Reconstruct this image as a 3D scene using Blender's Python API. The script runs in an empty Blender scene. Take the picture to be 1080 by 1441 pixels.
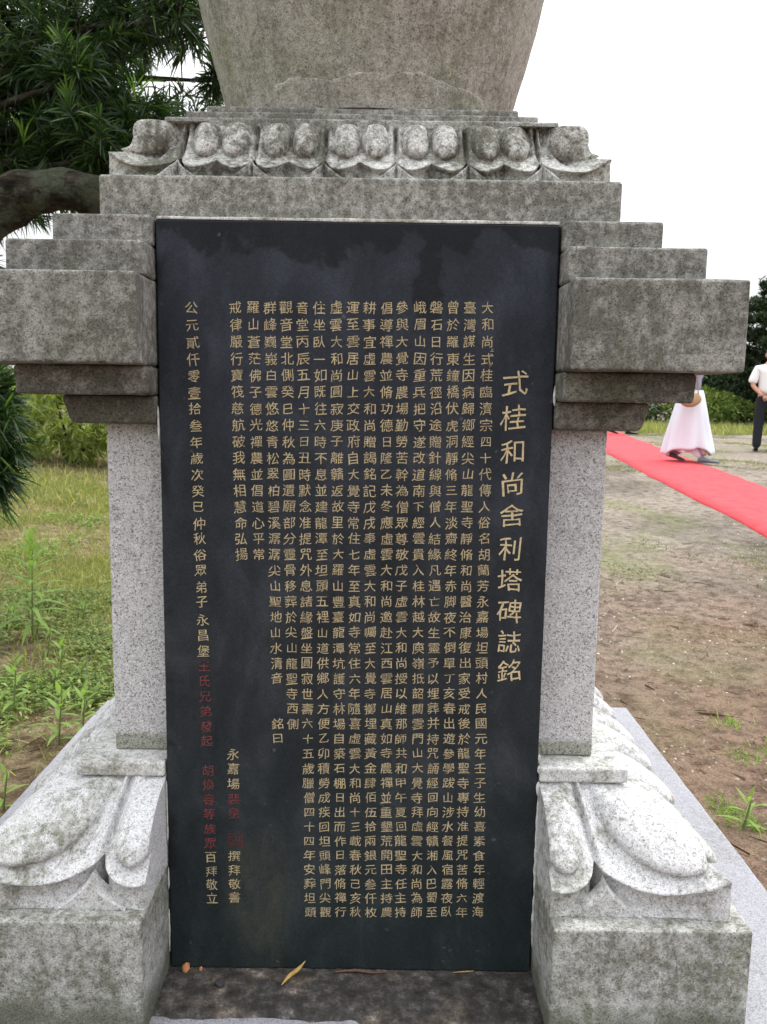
import bpy, bmesh, math, random
import numpy as np
from mathutils import Vector, Matrix, noise
R = math.radians
sc = bpy.context.scene
C = sc.collection
random.seed(7)
rng = np.random.default_rng(11)

# ------------------------------------------------------------------ camera
cam_d = bpy.data.cameras.new('camera')
cam = bpy.data.objects.new('camera', cam_d)
C.objects.link(cam)
cam.matrix_world = Matrix.Translation((.0516, -1.523, 1.25)) @ Matrix.Rotation(R(90 - 7.85), 4, 'X') @ Matrix.Rotation(R(.85), 4, 'Z')
cam_d.sensor_fit = 'VERTICAL'
cam_d.sensor_height = 36
cam_d.sensor_width = 27
cam_d.lens = 1196 / 1441 * 36
cam_d.clip_start = .05
cam_d.clip_end = 3000
cam_d.dof.use_dof = True
cam_d.dof.focus_distance = 1.55
cam_d.dof.aperture_fstop = 13
sc.camera = cam
# ------------------------------------------------------------------ overcast sky and weak sun
SUN_EL, SUN_AZ = 62, 50           # azimuth clockwise from +Y (away from the camera) towards +X
w = bpy.data.worlds.new('World')
sc.world = w
w.use_nodes = True
nt = w.node_tree
nt.nodes.clear()
sky = nt.nodes.new('ShaderNodeTexSky')
sky.sky_type = 'NISHITA'
sky.sun_disc = False
sky.sun_elevation = R(SUN_EL)
sky.sun_rotation = R(SUN_AZ)
sky.dust_density = 6
sky.air_density = 1.2
hs = nt.nodes.new('ShaderNodeHueSaturation')      # the cloud sheet takes the blue out of the sky
hs.inputs['Saturation'].default_value = .10
hs.inputs['Value'].default_value = 1.0
cl = nt.nodes.new('ShaderNodeMixRGB')
cl.inputs['Fac'].default_value = .55
cl.inputs['Color2'].default_value = (13, 13.2, 13.6, 1)
bg = nt.nodes.new('ShaderNodeBackground')
bg.inputs['Strength'].default_value = .12
wo = nt.nodes.new('ShaderNodeOutputWorld')
nt.links.new(sky.outputs[0], hs.inputs['Color'])
nt.links.new(hs.outputs[0], cl.inputs['Color1'])
# overcast sky is brighter overhead than at the horizon: (1 + 2 sin e) / 3
tc = nt.nodes.new('ShaderNodeTexCoord'); sp = nt.nodes.new('ShaderNodeSeparateXYZ')
nt.links.new(tc.outputs['Generated'], sp.inputs[0])
mr = nt.nodes.new('ShaderNodeMapRange')
mr.inputs['From Min'].default_value = 0; mr.inputs['From Max'].default_value = 1
mr.inputs['To Min'].default_value = .74; mr.inputs['To Max'].default_value = 2.35
nt.links.new(sp.outputs[2], mr.inputs['Value'])
mu = nt.nodes.new('ShaderNodeMixRGB'); mu.blend_type = 'MULTIPLY'; mu.inputs['Fac'].default_value = 1
nt.links.new(cl.outputs[0], mu.inputs['Color1']); nt.links.new(mr.outputs[0], mu.inputs['Color2'])
nt.links.new(mu.outputs[0], bg.inputs['Color'])
nt.links.new(bg.outputs[0], wo.inputs['Surface'])
sd = bpy.data.lights.new('sun', 'SUN')
sd.energy = 1.5
sd.angle = R(28)
sd.color = (1, .985, .965)
sun = bpy.data.objects.new('sun', sd)
C.objects.link(sun)
_d = Vector((math.sin(R(SUN_AZ)) * math.cos(R(SUN_EL)), math.cos(R(SUN_AZ)) * math.cos(R(SUN_EL)), math.sin(R(SUN_EL))))
sun.rotation_euler = _d.to_track_quat('Z', 'Y').to_euler()
sun.location = (5, 5, 10)
vs = sc.view_settings
vs.view_transform = 'Standard'
vs.look = 'None'
vs.exposure = 0.16
vs.gamma = 1
vs.use_curve_mapping = False

# ------------------------------------------------------------------ helpers
def tag(o, label=None, cat=None, group=None, kind=None):
    if label: o['label'] = label
    if cat: o['category'] = cat
    if group: o['group'] = group
    if kind: o['kind'] = kind
    return o

def thing(name, loc, label, cat, group=None, rz=0):
    o = bpy.data.objects.new(name, None)
    o.empty_display_size = .1
    C.objects.link(o)
    o.location = loc
    o.rotation_euler = (0, 0, rz)
    return tag(o, label, cat, group)

def off(parent):
    v = Vector((0, 0, 0))
    while parent is not None:
        v -= parent.location
        parent = parent.parent
    return v

def link(name, me, parent=None, world=True):
    o = bpy.data.objects.new(name, me)
    C.objects.link(o)
    if parent is not None:
        o.parent = parent
        if world:                       # mesh coordinates are in the place's own metres
            o.location = off(parent)
    return o

def mesh(name, vs_, fs, mat, parent=None, smooth=False, world=True, kind=None):
    me = bpy.data.meshes.new(name)
    me.from_pydata([tuple(v) for v in vs_], [], [tuple(f) for f in fs])
    me.validate()
    me.update()
    if mat: me.materials.append(mat)
    if smooth:
        me.polygons.foreach_set('use_smooth', [True] * len(me.polygons))
    o = link(name, me, parent, world)
    if kind: o['kind'] = kind
    return o

def npmesh(name, V, F, mat, parent=None, smooth=False, world=True, kind=None, size=4):
    me = bpy.data.meshes.new(name)
    V = np.asarray(V, np.float32).reshape(-1, 3)
    F = np.asarray(F, np.int32).reshape(-1, size)
    me.vertices.add(len(V)); me.vertices.foreach_set('co', V.ravel())
    me.loops.add(F.size); me.loops.foreach_set('vertex_index', F.ravel())
    me.polygons.add(len(F))
    me.polygons.foreach_set('loop_start', np.arange(len(F), dtype=np.int32) * size)
    me.polygons.foreach_set('loop_total', np.full(len(F), size, np.int32))
    if smooth: me.polygons.foreach_set('use_smooth', np.ones(len(F), bool))
    me.update(calc_edges=True)
    me.materials.append(mat)
    o = link(name, me, parent, world)
    if kind: o['kind'] = kind
    return o

def sm(a, b, x):
    t = min(1, max(0, (x - a) / (b - a)))
    return t * t * (3 - 2 * t)

def nz(x, y, z, s):
    return noise.noise(Vector((x * s, y * s, z * s)))

def terr(x, y, fine=True):
    z = .37 * sm(-1, 12, y)
    if x < 0: z += .28 * sm(-.8, -4.5, x) * sm(1, 8, y)
    if fine:
        z += .012 * nz(x, y, 0, 2.1) + .006 * nz(x, y, 3, 7)
    return z

def stone_box(name, x0, x1, y0, y1, z0, z1, mat, parent, r=.003, step=.03, rough=.0012, taper=0., kind=None):
    """a dressed block: a box grid whose edges are rounded and slightly worn"""
    def cuts(a, b):
        L = b - a
        e = [a, a + r * .4, a + r, a + r * 2]
        n = max(1, int(L / step))
        mid = [a + r * 2 + (L - r * 4) * i / n for i in range(1, n)]
        return e + mid + [b - r * 2, b - r, b - r * .4, b]
    X, Y, Z = cuts(x0, x1), cuts(y0, y1), cuts(z0, z1)
    seed = random.random() * 50
    vid, V, F = {}, [], []
    def vert(x, y, z):
        k = (round(x, 6), round(y, 6), round(z, 6))
        if k in vid: return vid[k]
        q = Vector((min(max(x, x0 + r), x1 - r), min(max(y, y0 + r), y1 - r), min(max(z, z0 + r), z1 - r)))
        p = Vector((x, y, z))
        d = p - q
        isedge = sum(abs(c) > 1e-6 for c in d) >= 2
        if d.length > 0: p = q + d.normalized() * r
        if isedge:
            wv = max(0, nz(p.x + seed, p.y, p.z, 28) + .55 * nz(p.x, p.y + seed, p.z, 90))
            p -= d.normalized() * wv * r * .9
        if d.length > 0:
            p += d.normalized() * rough * nz(p.x, p.y, p.z + seed, 14)
        if taper:
            f = (z1 - z) / (z1 - z0)
            cx = (x0 + x1) / 2
            if abs(x - x0) < .03 and abs(x0) > .4: p.x += taper * f * f
            if abs(x - x1) < .03 and abs(x1) > .4: p.x -= taper * f * f
            if abs(y - y0) < .03: p.y += taper * f * f * .6
        vid[k] = len(V); V.append(p)
        return vid[k]
    def face(A, B, fn, flip):
        for i in range(len(A) - 1):
            for j in range(len(B) - 1):
                q = [vert(*fn(A[i], B[j])), vert(*fn(A[i + 1], B[j])), vert(*fn(A[i + 1], B[j + 1])), vert(*fn(A[i], B[j + 1]))]
                F.append(q[::-1] if flip else q)
    face(X, Z, lambda a, b: (a, y0, b), False)
    face(X, Z, lambda a, b: (a, y1, b), True)
    face(Y, Z, lambda a, b: (x0, a, b), True)
    face(Y, Z, lambda a, b: (x1, a, b), False)
    face(X, Y, lambda a, b: (a, b, z0), True)
    face(X, Y, lambda a, b: (a, b, z1), False)
    return mesh(name, V, F, mat, parent, smooth=True, kind=kind)

def tube(pts, radii, n=10, rough=0, seed=0, cap=True):
    V, F = [], []
    up = Vector((0, 0, 1))
    for i, p in enumerate(pts):
        p = Vector(p)
        d = (Vector(pts[min(i + 1, len(pts) - 1)]) - Vector(pts[max(i - 1, 0)])).normalized()
        a = d.cross(up)
        if a.length < .15: a = d.cross(Vector((0, 1, 0)))
        a.normalize(); b = d.cross(a).normalized()
        for k in range(n):
            t = 2 * math.pi * k / n
            rr = radii[i] * (1 + rough * noise.noise(Vector((p.x * 9 + seed, p.y * 9 + math.cos(t), p.z * 9 + math.sin(t)))))
            V.append(p + (a * math.cos(t) + b * math.sin(t)) * rr)
    for i in range(len(pts) - 1):
        for k in range(n):
            F.append((i * n + k, i * n + (k + 1) % n, (i + 1) * n + (k + 1) % n, (i + 1) * n + k))
    if cap:
        F.append(tuple(range(n - 1, -1, -1))); F.append(tuple(len(V) - n + k for k in range(n)))
    return V, F

def smooth_path(pts, radii, m=5):
    P = [Vector(p) for p in pts]; out, rr = [], []
    for i in range(len(P) - 1):
        p0, p1, p2, p3 = P[max(i - 1, 0)], P[i], P[i + 1], P[min(i + 2, len(P) - 1)]
        for k in range(m):
            t = k / m
            out.append(.5 * ((2 * p1) + (p2 - p0) * t + (2 * p0 - 5 * p1 + 4 * p2 - p3) * t * t + (3 * p1 - p0 - 3 * p2 + p3) * t ** 3))
            rr.append(radii[i] * (1 - t) + radii[i + 1] * t)
    out.append(P[-1]); rr.append(radii[-1])
    return out, rr

# ------------------------------------------------------------------ materials
class NT:
    def __init__(s, name):
        s.m = bpy.data.materials.new(name); s.m.use_nodes = True
        s.t = s.m.node_tree; s.b = s.t.nodes['Principled BSDF']
        s.co = s.t.nodes.new('ShaderNodeTexCoord').outputs['Object']
    def n(s, typ, **kw):
        nd = s.t.nodes.new(typ)
        for k, v in kw.items(): setattr(nd, k, v)
        return nd
    def l(s, a, b): s.t.links.new(a, b)
    def map(s, scale, loc=(0, 0, 0)):
        m = s.n('ShaderNodeMapping'); m.inputs['Scale'].default_value = scale; m.inputs['Location'].default_value = loc
        s.l(s.co, m.inputs['Vector']); return m.outputs[0]
    def noise(s, scale, detail=4, rough=.55, vec=None, dist=0):
        nd = s.n('ShaderNodeTexNoise'); nd.inputs['Scale'].default_value = scale; nd.inputs['Detail'].default_value = detail
        nd.inputs['Roughness'].default_value = rough; nd.inputs['Distortion'].default_value = dist
        s.l(vec if vec is not None else s.co, nd.inputs['Vector']); return nd.outputs['Fac']
    def cell(s, scale):
        nd = s.n('ShaderNodeTexVoronoi'); nd.inputs['Scale'].default_value = scale
        s.l(s.co, nd.inputs['Vector'])
        sp = s.n('ShaderNodeSeparateColor'); s.l(nd.outputs['Color'], sp.inputs[0]); return sp.outputs[0]
    def ramp(s, fac, stops, interp='LINEAR'):
        r = s.n('ShaderNodeValToRGB'); r.color_ramp.interpolation = interp
        el = r.color_ramp.elements
        while len(el) < len(stops): el.new(.5)
        for e, (p, c) in zip(el, stops):
            e.position = p; e.color = (c, c, c, 1) if isinstance(c, (int, float)) else (*c, 1)
        s.l(fac, r.inputs[0]); return r.outputs[0]
    def mix(s, fac, a, b, mode='MIX'):
        m = s.n('ShaderNodeMixRGB', blend_type=mode)
        for i, v in ((0, fac), (1, a), (2, b)):
            if isinstance(v, (int, float)): m.inputs[i].default_value = v if i == 0 else (v, v, v, 1)
            elif isinstance(v, tuple): m.inputs[i].default_value = (*v, 1)
            else: s.l(v, m.inputs[i])
        return m.outputs[0]
    def math(s, op, a, b=0.):
        m = s.n('ShaderNodeMath', operation=op)
        for i, v in enumerate((a, b)):
            if isinstance(v, (int, float)): m.inputs[i].default_value = v
            else: s.l(v, m.inputs[i])
        return m.outputs[0]
    def bump(s, h, dist, strength=1.):
        b = s.n('ShaderNodeBump'); b.inputs['Distance'].default_value = dist; b.inputs['Strength'].default_value = strength
        s.l(h, b.inputs['Height']); s.l(b.outputs[0], s.b.inputs['Normal'])
    def fin(s, col, rough=.9, spec=.3):
        if isinstance(col, tuple): s.b.inputs['Base Color'].default_value = (*col, 1)
        else: s.l(col, s.b.inputs['Base Color'])
        if isinstance(rough, (int, float)): s.b.inputs['Roughness'].default_value = rough
        else: s.l(rough, s.b.inputs['Roughness'])
        s.b.inputs['Specular IOR Level'].default_value = spec
        return s.m

def granite(name, light, dark, stain, streak=.5, speck=.55, green=.15, bumpd=.0012, seed=0., salt=.5, damp=None):
    """grey granite: mineral grain, weathering patches, rain streaks, a little algae"""
    s = NT(name)
    c1 = s.cell(400); c2 = s.cell(760)
    g = s.ramp(c1, [(0, .30), (.10, .58), (.24, .94), (.8, 1.05), (1, 1.25)])
    g2 = s.ramp(c2, [(0, .45), (.25, .92), (1, 1.2)])
    pit = s.ramp(s.noise(190, 6, .8), [(.34, .5), (.46, .94), (.6, 1.04), (.74, 1.3)])
    g2 = s.mix(.75, g2, pit, 'MULTIPLY')
    grain = s.mix(speck, 1., s.mix(1., g, g2, 'MULTIPLY'))
    p = s.noise(7, 9, .68, s.map((1, 1, 1), (seed, 0, seed)), .6)
    k = s.noise(1., 7, .62, s.map((26, 26, 3.2), (seed, seed, 0)))
    f = s.noise(70, 5, .7)
    tot = s.math('ADD', s.math('MULTIPLY', p, 1 - streak * .5), s.math('MULTIPLY', k, streak * .5))
    tot = s.math('ADD', tot, s.math('MULTIPLY', s.math('SUBTRACT', f, .5), .75))
    lo = .5 + (.5 - stain) * .42
    m = s.ramp(tot, [(max(0, lo - .11), 0.), (min(1, lo + .11), 1.)])
    col = s.mix(m, light, dark)
    gr = s.ramp(s.noise(5, 6, .7, s.map((1, 1, .6), (9 + seed, 3, 0))), [(.52, 0.), (.68, 1.)])
    col = s.mix(s.math('MULTIPLY', gr, green), col, (dark[0] * .95 + .015, dark[1] * 1.08 + .02, dark[2] * .55))
    wl = s.ramp(s.math('ADD', s.math('MULTIPLY', s.noise(24, 6, .75), .6), s.math('MULTIPLY', s.noise(150, 3, .6), .4)), [(.55, 0.), (.64, 1.)])
    col = s.mix(s.math('MULTIPLY', wl, salt * .5), col, tuple(min(.75, c * 1.35) for c in light))
    if damp:                            # algae creeping up from the foot of the stone
        sx = s.n('ShaderNodeSeparateXYZ'); s.l(s.co, sx.inputs[0])
        h = s.math('ADD', sx.outputs[2], s.math('MULTIPLY', s.math('SUBTRACT', s.math('ADD', s.math('MULTIPLY', s.noise(9, 7, .7), .7), s.math('MULTIPLY', f, .3)), .5), damp[2]))
        mr_ = s.n('ShaderNodeMapRange'); mr_.inputs[1].default_value = damp[0]; mr_.inputs[2].default_value = damp[1]
        mr_.inputs[3].default_value = damp[3]; mr_.inputs[4].default_value = 0.
        s.l(h, mr_.inputs[0])
        col = s.mix(mr_.outputs[0], col, damp[4])
    col = s.mix(1., col, grain, 'MULTIPLY')
    s.bump(s.math('ADD', s.noise(230, 4, .7), s.math('MULTIPLY', s.noise(45, 5, .6), 1.2)), bumpd, .8)
    return s.fin(col, .93, .2)

M = {}
M['pier'] = granite('granite_clean', (.52, .52, .53), (.30, .295, .275), .16, .4, .95, .12, .0007, 3, damp=(.585, .597, .05, .8, (.24, .25, .19)))
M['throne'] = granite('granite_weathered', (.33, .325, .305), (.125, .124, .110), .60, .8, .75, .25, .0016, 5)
M['under'] = granite('granite_stained_shaded', (.25, .247, .225), (.10, .098, .082), .68, .5, .8, .2, .0016, 8, .25)  # courses under the throne: stain and shade both put into the dark colour
M['band'] = granite('granite_band', (.385, .38, .355), (.15, .148, .13), .54, .7, .75, .25, .0016, 12)
M['lotus'] = granite('granite_lotus', (.54, .54, .52), (.14, .14, .115), .56, .1, .8, .2, .0016, 15)
M['base'] = granite('granite_base_lotus', (.58, .58, .59), (.22, .222, .185), .34, .1, .7, .14, .001, 18)
M['plinth'] = granite('granite_plinth', (.42, .42, .40), (.16, .16, .13), .50, .6, .75, .3, .0014, 22, damp=(.165, .205, .12, .8, (.10, .105, .075)))
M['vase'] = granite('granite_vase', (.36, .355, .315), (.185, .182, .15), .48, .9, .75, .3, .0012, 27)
M['fillet'] = granite('granite_fillet', (.58, .58, .57), (.24, .24, .20), .36, .3, .65, .2, .0012, 21)
M['slab'] = granite('granite_base_slab', (.31, .31, .335), (.24, .24, .24), .25, .1, .6, .1, .0009, 31)
M['mortar'] = granite('old_mortar', (.42, .41, .36), (.2, .2, .16), .4, .1, .2, .2, .004, 40)

def m_black():
    s = NT('black_slate_granite')
    a = s.noise(9, 8, .65, s.map((1, 1, .55)), .4)
    col = s.ramp(a, [(.3, (.012, .0145, .0175)), (.5, (.020, .0235, .0275)), (.7, (.036, .041, .046))])
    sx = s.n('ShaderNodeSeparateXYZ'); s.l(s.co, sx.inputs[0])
    # bluer, paler tint over the upper third, greenish film lower down
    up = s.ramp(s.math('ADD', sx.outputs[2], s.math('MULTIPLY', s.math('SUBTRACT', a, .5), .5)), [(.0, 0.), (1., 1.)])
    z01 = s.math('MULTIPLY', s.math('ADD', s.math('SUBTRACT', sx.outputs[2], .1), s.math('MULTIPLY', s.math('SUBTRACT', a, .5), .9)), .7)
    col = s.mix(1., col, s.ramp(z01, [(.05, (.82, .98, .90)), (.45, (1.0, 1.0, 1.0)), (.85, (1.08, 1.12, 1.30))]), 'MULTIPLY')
    # wet looking dark run-off patches under the top edge
    n2 = s.noise(1., 5, .6, s.map((7, 7, 5), (2, 0, 0)), .3)
    edge = s.math('SUBTRACT', sx.outputs[2], s.math('MULTIPLY', s.math('SUBTRACT', n2, .44), .34))
    d1 = s.ramp(s.math('SUBTRACT', edge, .9), [(.592, 0.), (.606, 1.)])
    dx = s.math('ABSOLUTE', s.math('SUBTRACT', sx.outputs[0], s.math('ADD', .124, s.math('MULTIPLY', s.math('SUBTRACT', s.noise(22, 5, .6), .5), .10))))
    run = s.math('MULTIPLY', s.ramp(dx, [(.016, 1.), (.021, 0.)]), s.ramp(sx.outputs[2], [(.0, 0.), (1., 0.)]))
    zz = s.math('SUBTRACT', sx.outputs[2], .6)
    run = s.math('MULTIPLY', s.ramp(dx, [(.016, 1.), (.022, 0.)]), s.ramp(s.math('ADD', zz, s.math('MULTIPLY', n2, .1)), [(.80, 0.), (.86, 1.)]))
    run2 = s.math('MULTIPLY', s.ramp(s.math('ABSOLUTE', s.math('ADD', sx.outputs[0], s.math('ADD', .335, s.math('MULTIPLY', n2, .02)))), [(.006, 1.), (.016, 0.)]), s.ramp(s.noise(6, 4, .6), [(.5, 0.), (.56, 1.)]))
    dk = s.math('MAXIMUM', s.math('MAXIMUM', d1, run), run2)
    # pale scratches and lime film
    fl = s.ramp(s.noise(1., 6, .7, s.map((30, 30, 5), (5, 0, 1))), [(.6, 0.), (.8, 1.)])
    col = s.mix(s.math('MULTIPLY', fl, .35), col, (.05, .052, .05))
    px = s.math('MULTIPLY', s.math('ADD', sx.outputs[0], .175), 12.); pz = s.math('MULTIPLY', s.math('SUBTRACT', sx.outputs[2], .28), 5.2)
    rr = s.math('ADD', s.math('MULTIPLY', px, px), s.math('MULTIPLY', pz, pz))
    pa = s.math('MULTIPLY', s.ramp(rr, [(.2, 1.), (1., 0.)]), s.ramp(s.noise(16, 7, .7, s.map((1, 1, .45), (3, 0, 0)), .8), [(.36, 0.), (.62, 1.)]))
    col = s.mix(s.math('MULTIPLY', pa, .8), col, (.046, .05, .040))
    col = s.mix(s.math('MULTIPLY', dk, .66), col, (.0055, .006, .0075))
    sp = s.ramp(s.cell(170), [(.975, 0.), (.985, 1.)])
    col = s.mix(s.math('MULTIPLY', s.math('MULTIPLY', sp, s.ramp(s.noise(30, 2, .5), [(.55, 0.), (.7, 1.)])), .5), col, (.1, .1, .11))
    grain = s.ramp(s.cell(520), [(0, .78), (1, 1.22)])
    col = s.mix(1., col, grain, 'MULTIPLY')
    s.bump(s.math('ADD', s.noise(160, 5, .65), s.noise(12, 3, .5)), .0005, .6)
    return s.fin(col, .62, .16)
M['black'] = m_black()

def m_paint(name, col, var=.25):
    s = NT(name)
    n = s.math('ADD', s.math('MULTIPLY', s.noise(260, 4, .75), .6), s.math('MULTIPLY', s.noise(28, 4, .7), .4))
    c = s.ramp(n, [(.36, tuple(x * (1 - var * 2.2) + .006 for x in col)), (.47, tuple(x * (1 - var * .4) for x in col)), (.64, tuple(x * (1 + var) for x in col))])
    s.bump(s.noise(300, 3, .6), .0008, .7)
    return s.fin(c, .7, .2)
M['gold'] = m_paint('worn_gold_paint', (.42, .345, .21))
M['goldtitle'] = m_paint('title_gold_paint', (.52, .425, .255))  # stronger gold for the title column
M['red'] = m_paint('faded_red_paint', (.165, .045, .048), .35)
M['redseal'] = m_paint('faded_red_seal_paint', (.085, .03, .03), .35)

def m_leaf(name, a, b, c=None, rough=.45, trans=.35, spec=.4):
    s = NT(name)
    g = s.n('ShaderNodeNewGeometry')
    stops = [(0, a), (1, b)] if c is None else [(0, a), (.8, b), (1, c)]
    col = s.ramp(g.outputs['Random Per Island'], stops)
    s.fin(col, rough, spec)
    tr = s.n('ShaderNodeBsdfTranslucent')
    s.l(s.mix(1., col, (1.5, 1.6, .7), 'MULTIPLY'), tr.inputs['Color'])
    mx = s.n('ShaderNodeMixShader'); mx.inputs[0].default_value = trans
    s.l(s.b.outputs[0], mx.inputs[1]); s.l(tr.outputs[0], mx.inputs[2])
    out = s.t.nodes['Material Output']; s.l(mx.outputs[0], out.inputs['Surface'])
    return s.m
M['podo'] = m_leaf('yew_pine_leaf', (.010, .024, .008), (.028, .062, .016), (.085, .16, .035))
M['podo_new'] = m_leaf('yew_pine_new_leaf', (.08, .16, .03), (.16, .28, .05))
M['shrub'] = m_leaf('yellow_green_shrub_leaf', (.10, .15, .035), (.28, .33, .09), (.46, .49, .19))
M['hedge'] = m_leaf('hedge_leaf', (.02, .045, .015), (.06, .11, .03), (.11, .18, .05), trans=.2)
M['conifer'] = m_leaf('conifer_needle', (.010, .022, .010), (.03, .058, .02), (.06, .10, .035), trans=.12)
M['grass'] = m_leaf('meadow_grass', (.145, .18, .055), (.30, .305, .13), (.54, .46, .30), .7, .4, .2)
M['grass_r'] = m_leaf('trampled_grass', (.10, .13, .04), (.21, .22, .09), (.36, .32, .19), .8, .3, .2)
M['weed'] = m_leaf('fresh_weed_leaf', (.12, .22, .05), (.26, .38, .10), (.38, .48, .16), .6, .4, .25)
M['cover'] = m_leaf('ground_cover_leaf', (.07, .13, .03), (.20, .27, .07), (.40, .40, .15), .6, .35, .25)
M['stem'] = NT('weed_stem').fin((.16, .2, .07), .8, .2)
M['debris'] = m_leaf('dry_litter', (.07, .045, .03), (.22, .16, .1), (.42, .34, .24), .85, .05, .1)

def m_bark():
    s = NT('mossy_bark')
    n = s.noise(16, 8, .7, s.map((.5, 1, 1.6)), .5)
    c = s.ramp(n, [(.32, (.008, .007, .006)), (.52, (.034, .029, .021)), (.72, (.10, .085, .062))])
    mo = s.ramp(s.noise(7, 7, .7, s.map((1, 1, 1), (4, 1, 2))), [(.46, 0.), (.54, 1.)])
    c = s.mix(s.math('MULTIPLY', mo, .75), c, s.mix(s.noise(40, 3), (.035, .042, .024), (.14, .16, .115)))
    s.bump(s.math('ADD', n, s.math('MULTIPLY', s.noise(60, 4), .6)), .035, 1.)
    return s.fin(c, .95, .1)
M['bark'] = m_bark()

def m_ground():
    s = NT('bare_earth')
    sx = s.n('ShaderNodeSeparateXYZ'); s.l(s.co, sx.inputs[0])
    n = s.noise(1.3, 9, .65, dist=.3); f = s.noise(14, 8, .72); ff = s.noise(70, 5, .7)
    red = (.25, .172, .125); grey = (.31, .268, .222)
    far = s.ramp(s.math('ADD', s.math('MULTIPLY', sx.outputs[1], .12), s.math('MULTIPLY', s.math('SUBTRACT', n, .5), .9)), [(.2, 0.), (.62, 1.)])
    c = s.mix(far, red, grey)
    c = s.mix(s.ramp(f, [(.38, 0.), (.56, 1.)]), s.mix(1., c, (.48, .46, .44), 'MULTIPLY'), c)
    moss = s.ramp(s.noise(1.1, 7, .68, s.map((1, .6, 1), (7, 2, 0)), .4), [(.50, 0.), (.64, 1.)])
    c = s.mix(s.math('MULTIPLY', s.math('MULTIPLY', moss, s.ramp(far, [(0, .35), (1, 1.)])), .6), c, s.mix(ff, (.10, .125, .04), (.23, .25, .11)))
    left = s.ramp(s.math('ADD', s.math('MULTIPLY', sx.outputs[0], -.5), s.math('MULTIPLY', n, .3)), [(.2, 0.), (.5, 1.)])
    lc = s.mix(s.ramp(f, [(.4, 0.), (.6, 1.)]), (.12, .08, .05), s.mix(n, (.25, .20, .11), (.38, .30, .18)))
    c = s.mix(left, c, lc)
    big = s.ramp(s.noise(.9, 5, .6, s.map((1, 1, 1), (1, 5, 2))), [(.36, .62), (.55, 1.06)])
    c = s.mix(1., c, big, 'MULTIPLY')
    c = s.mix(1., c, s.ramp(s.noise(130, 5, .8), [(.36, .55), (.5, 1.), (.68, 1.35)]), 'MULTIPLY')
    s.bump(s.math('ADD', s.math('MULTIPLY', f, 1.6), ff), .02, .9)
    return s.fin(c, .97, .1)
M['ground'] = m_ground()

def m_cloth(name, col, var=.06, scale=300, rough=.9):
    s = NT(name); n = s.noise(scale, 3, .6)
    c = s.ramp(n, [(.3, tuple(x * (1 - var) for x in col)), (.7, tuple(min(1, x * (1 + var)) for x in col))])
    s.bump(n, .001, .4)
    return s.fin(c, rough, .15)
M['grit'] = m_leaf('pale_grit', (.10, .085, .07), (.33, .29, .25), (.55, .5, .45), .9, 0., .1)
M['carpet'] = m_cloth('red_carpet', (.56, .065, .075), .16, 9, .95)
M['skin'] = m_cloth('skin', (.52, .31, .22), .04, 60, .6)
M['white'] = m_cloth('white_shirt', (.80, .81, .82))
M['black_c'] = m_cloth('black_trousers', (.022, .024, .03))
M['lilac'] = m_cloth('pale_lilac_robe', (.70, .75, .84))
M['pink'] = m_cloth('pink_underskirt', (.62, .48, .58))
M['grey_c'] = m_cloth('grey_jacket', (.28, .28, .36))
M['greyshoe'] = m_cloth('grey_cloth_shoe', (.17, .18, .22))
M['shoe'] = m_cloth('black_shoe', (.015, .015, .016), rough=.5)
M['hair'] = m_cloth('grey_hair', (.10, .10, .11), .3, 80)
M['tan'] = m_cloth('tan_bag_cloth', (.34, .23, .13))
M['sole'] = m_cloth('shoe_sole', (.05, .05, .05))
def m_bed():
    s = NT('dirty_mortar_bed')
    f = s.noise(38, 8, .75); g = s.noise(9, 6, .65)
    c = s.ramp(f, [(.32, (.016, .015, .014)), (.5, (.05, .046, .043)), (.6, (.10, .093, .087)), (.72, (.30, .27, .25))])
    c = s.mix(s.ramp(g, [(.5, 0.), (.68, 1.)]), c, s.mix(1., c, (2.4, 2.1, 1.8), 'MULTIPLY'))
    s.bump(f, .006, 1.)
    return s.fin(c, .9, .25)
M['bed'] = m_bed()
M['brick'] = m_cloth('orange_brick_chip', (.50, .22, .10), .2, 80)
M['dryleaf'] = m_cloth('dry_yellow_leaf', (.42, .28, .09), .2, 90)
M['twig'] = m_cloth('brown_twig', (.13, .07, .05), .2, 90)
M['pebble'] = m_cloth('dark_pebble', (.05, .05, .052), .3, 90)

# ------------------------------------------------------------------ ground
def build_ground():
    xs = sorted(set([-900, -400, -150, -60, -30, -18, 18, 30, 60, 150, 400, 900] + [round(-12 + .15 * i, 3) for i in range(int(28 / .15) + 1)] + [round(-2.4 + .05 * i, 3) for i in range(97)]))
    ys = sorted(set([-900, -300, -80, -30, -12, -6, 60, 80, 110, 200, 400, 900] + [round(-4 + .06 * i, 3) for i in range(150)] + [round(5 + .25 * i, 3) for i in range(int(45 / .25) + 1)]))
    V = [(x, y, terr(x, y)) for y in ys for x in xs]
    n = len(xs)
    F = [(j * n + i, j * n + i + 1, (j + 1) * n + i + 1, (j + 1) * n + i) for j in range(len(ys) - 1) for i in range(n - 1)]
    o = mesh('ground', V, F, M['ground'], smooth=True)
    tag(o, kind='structure')
build_ground()

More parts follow.
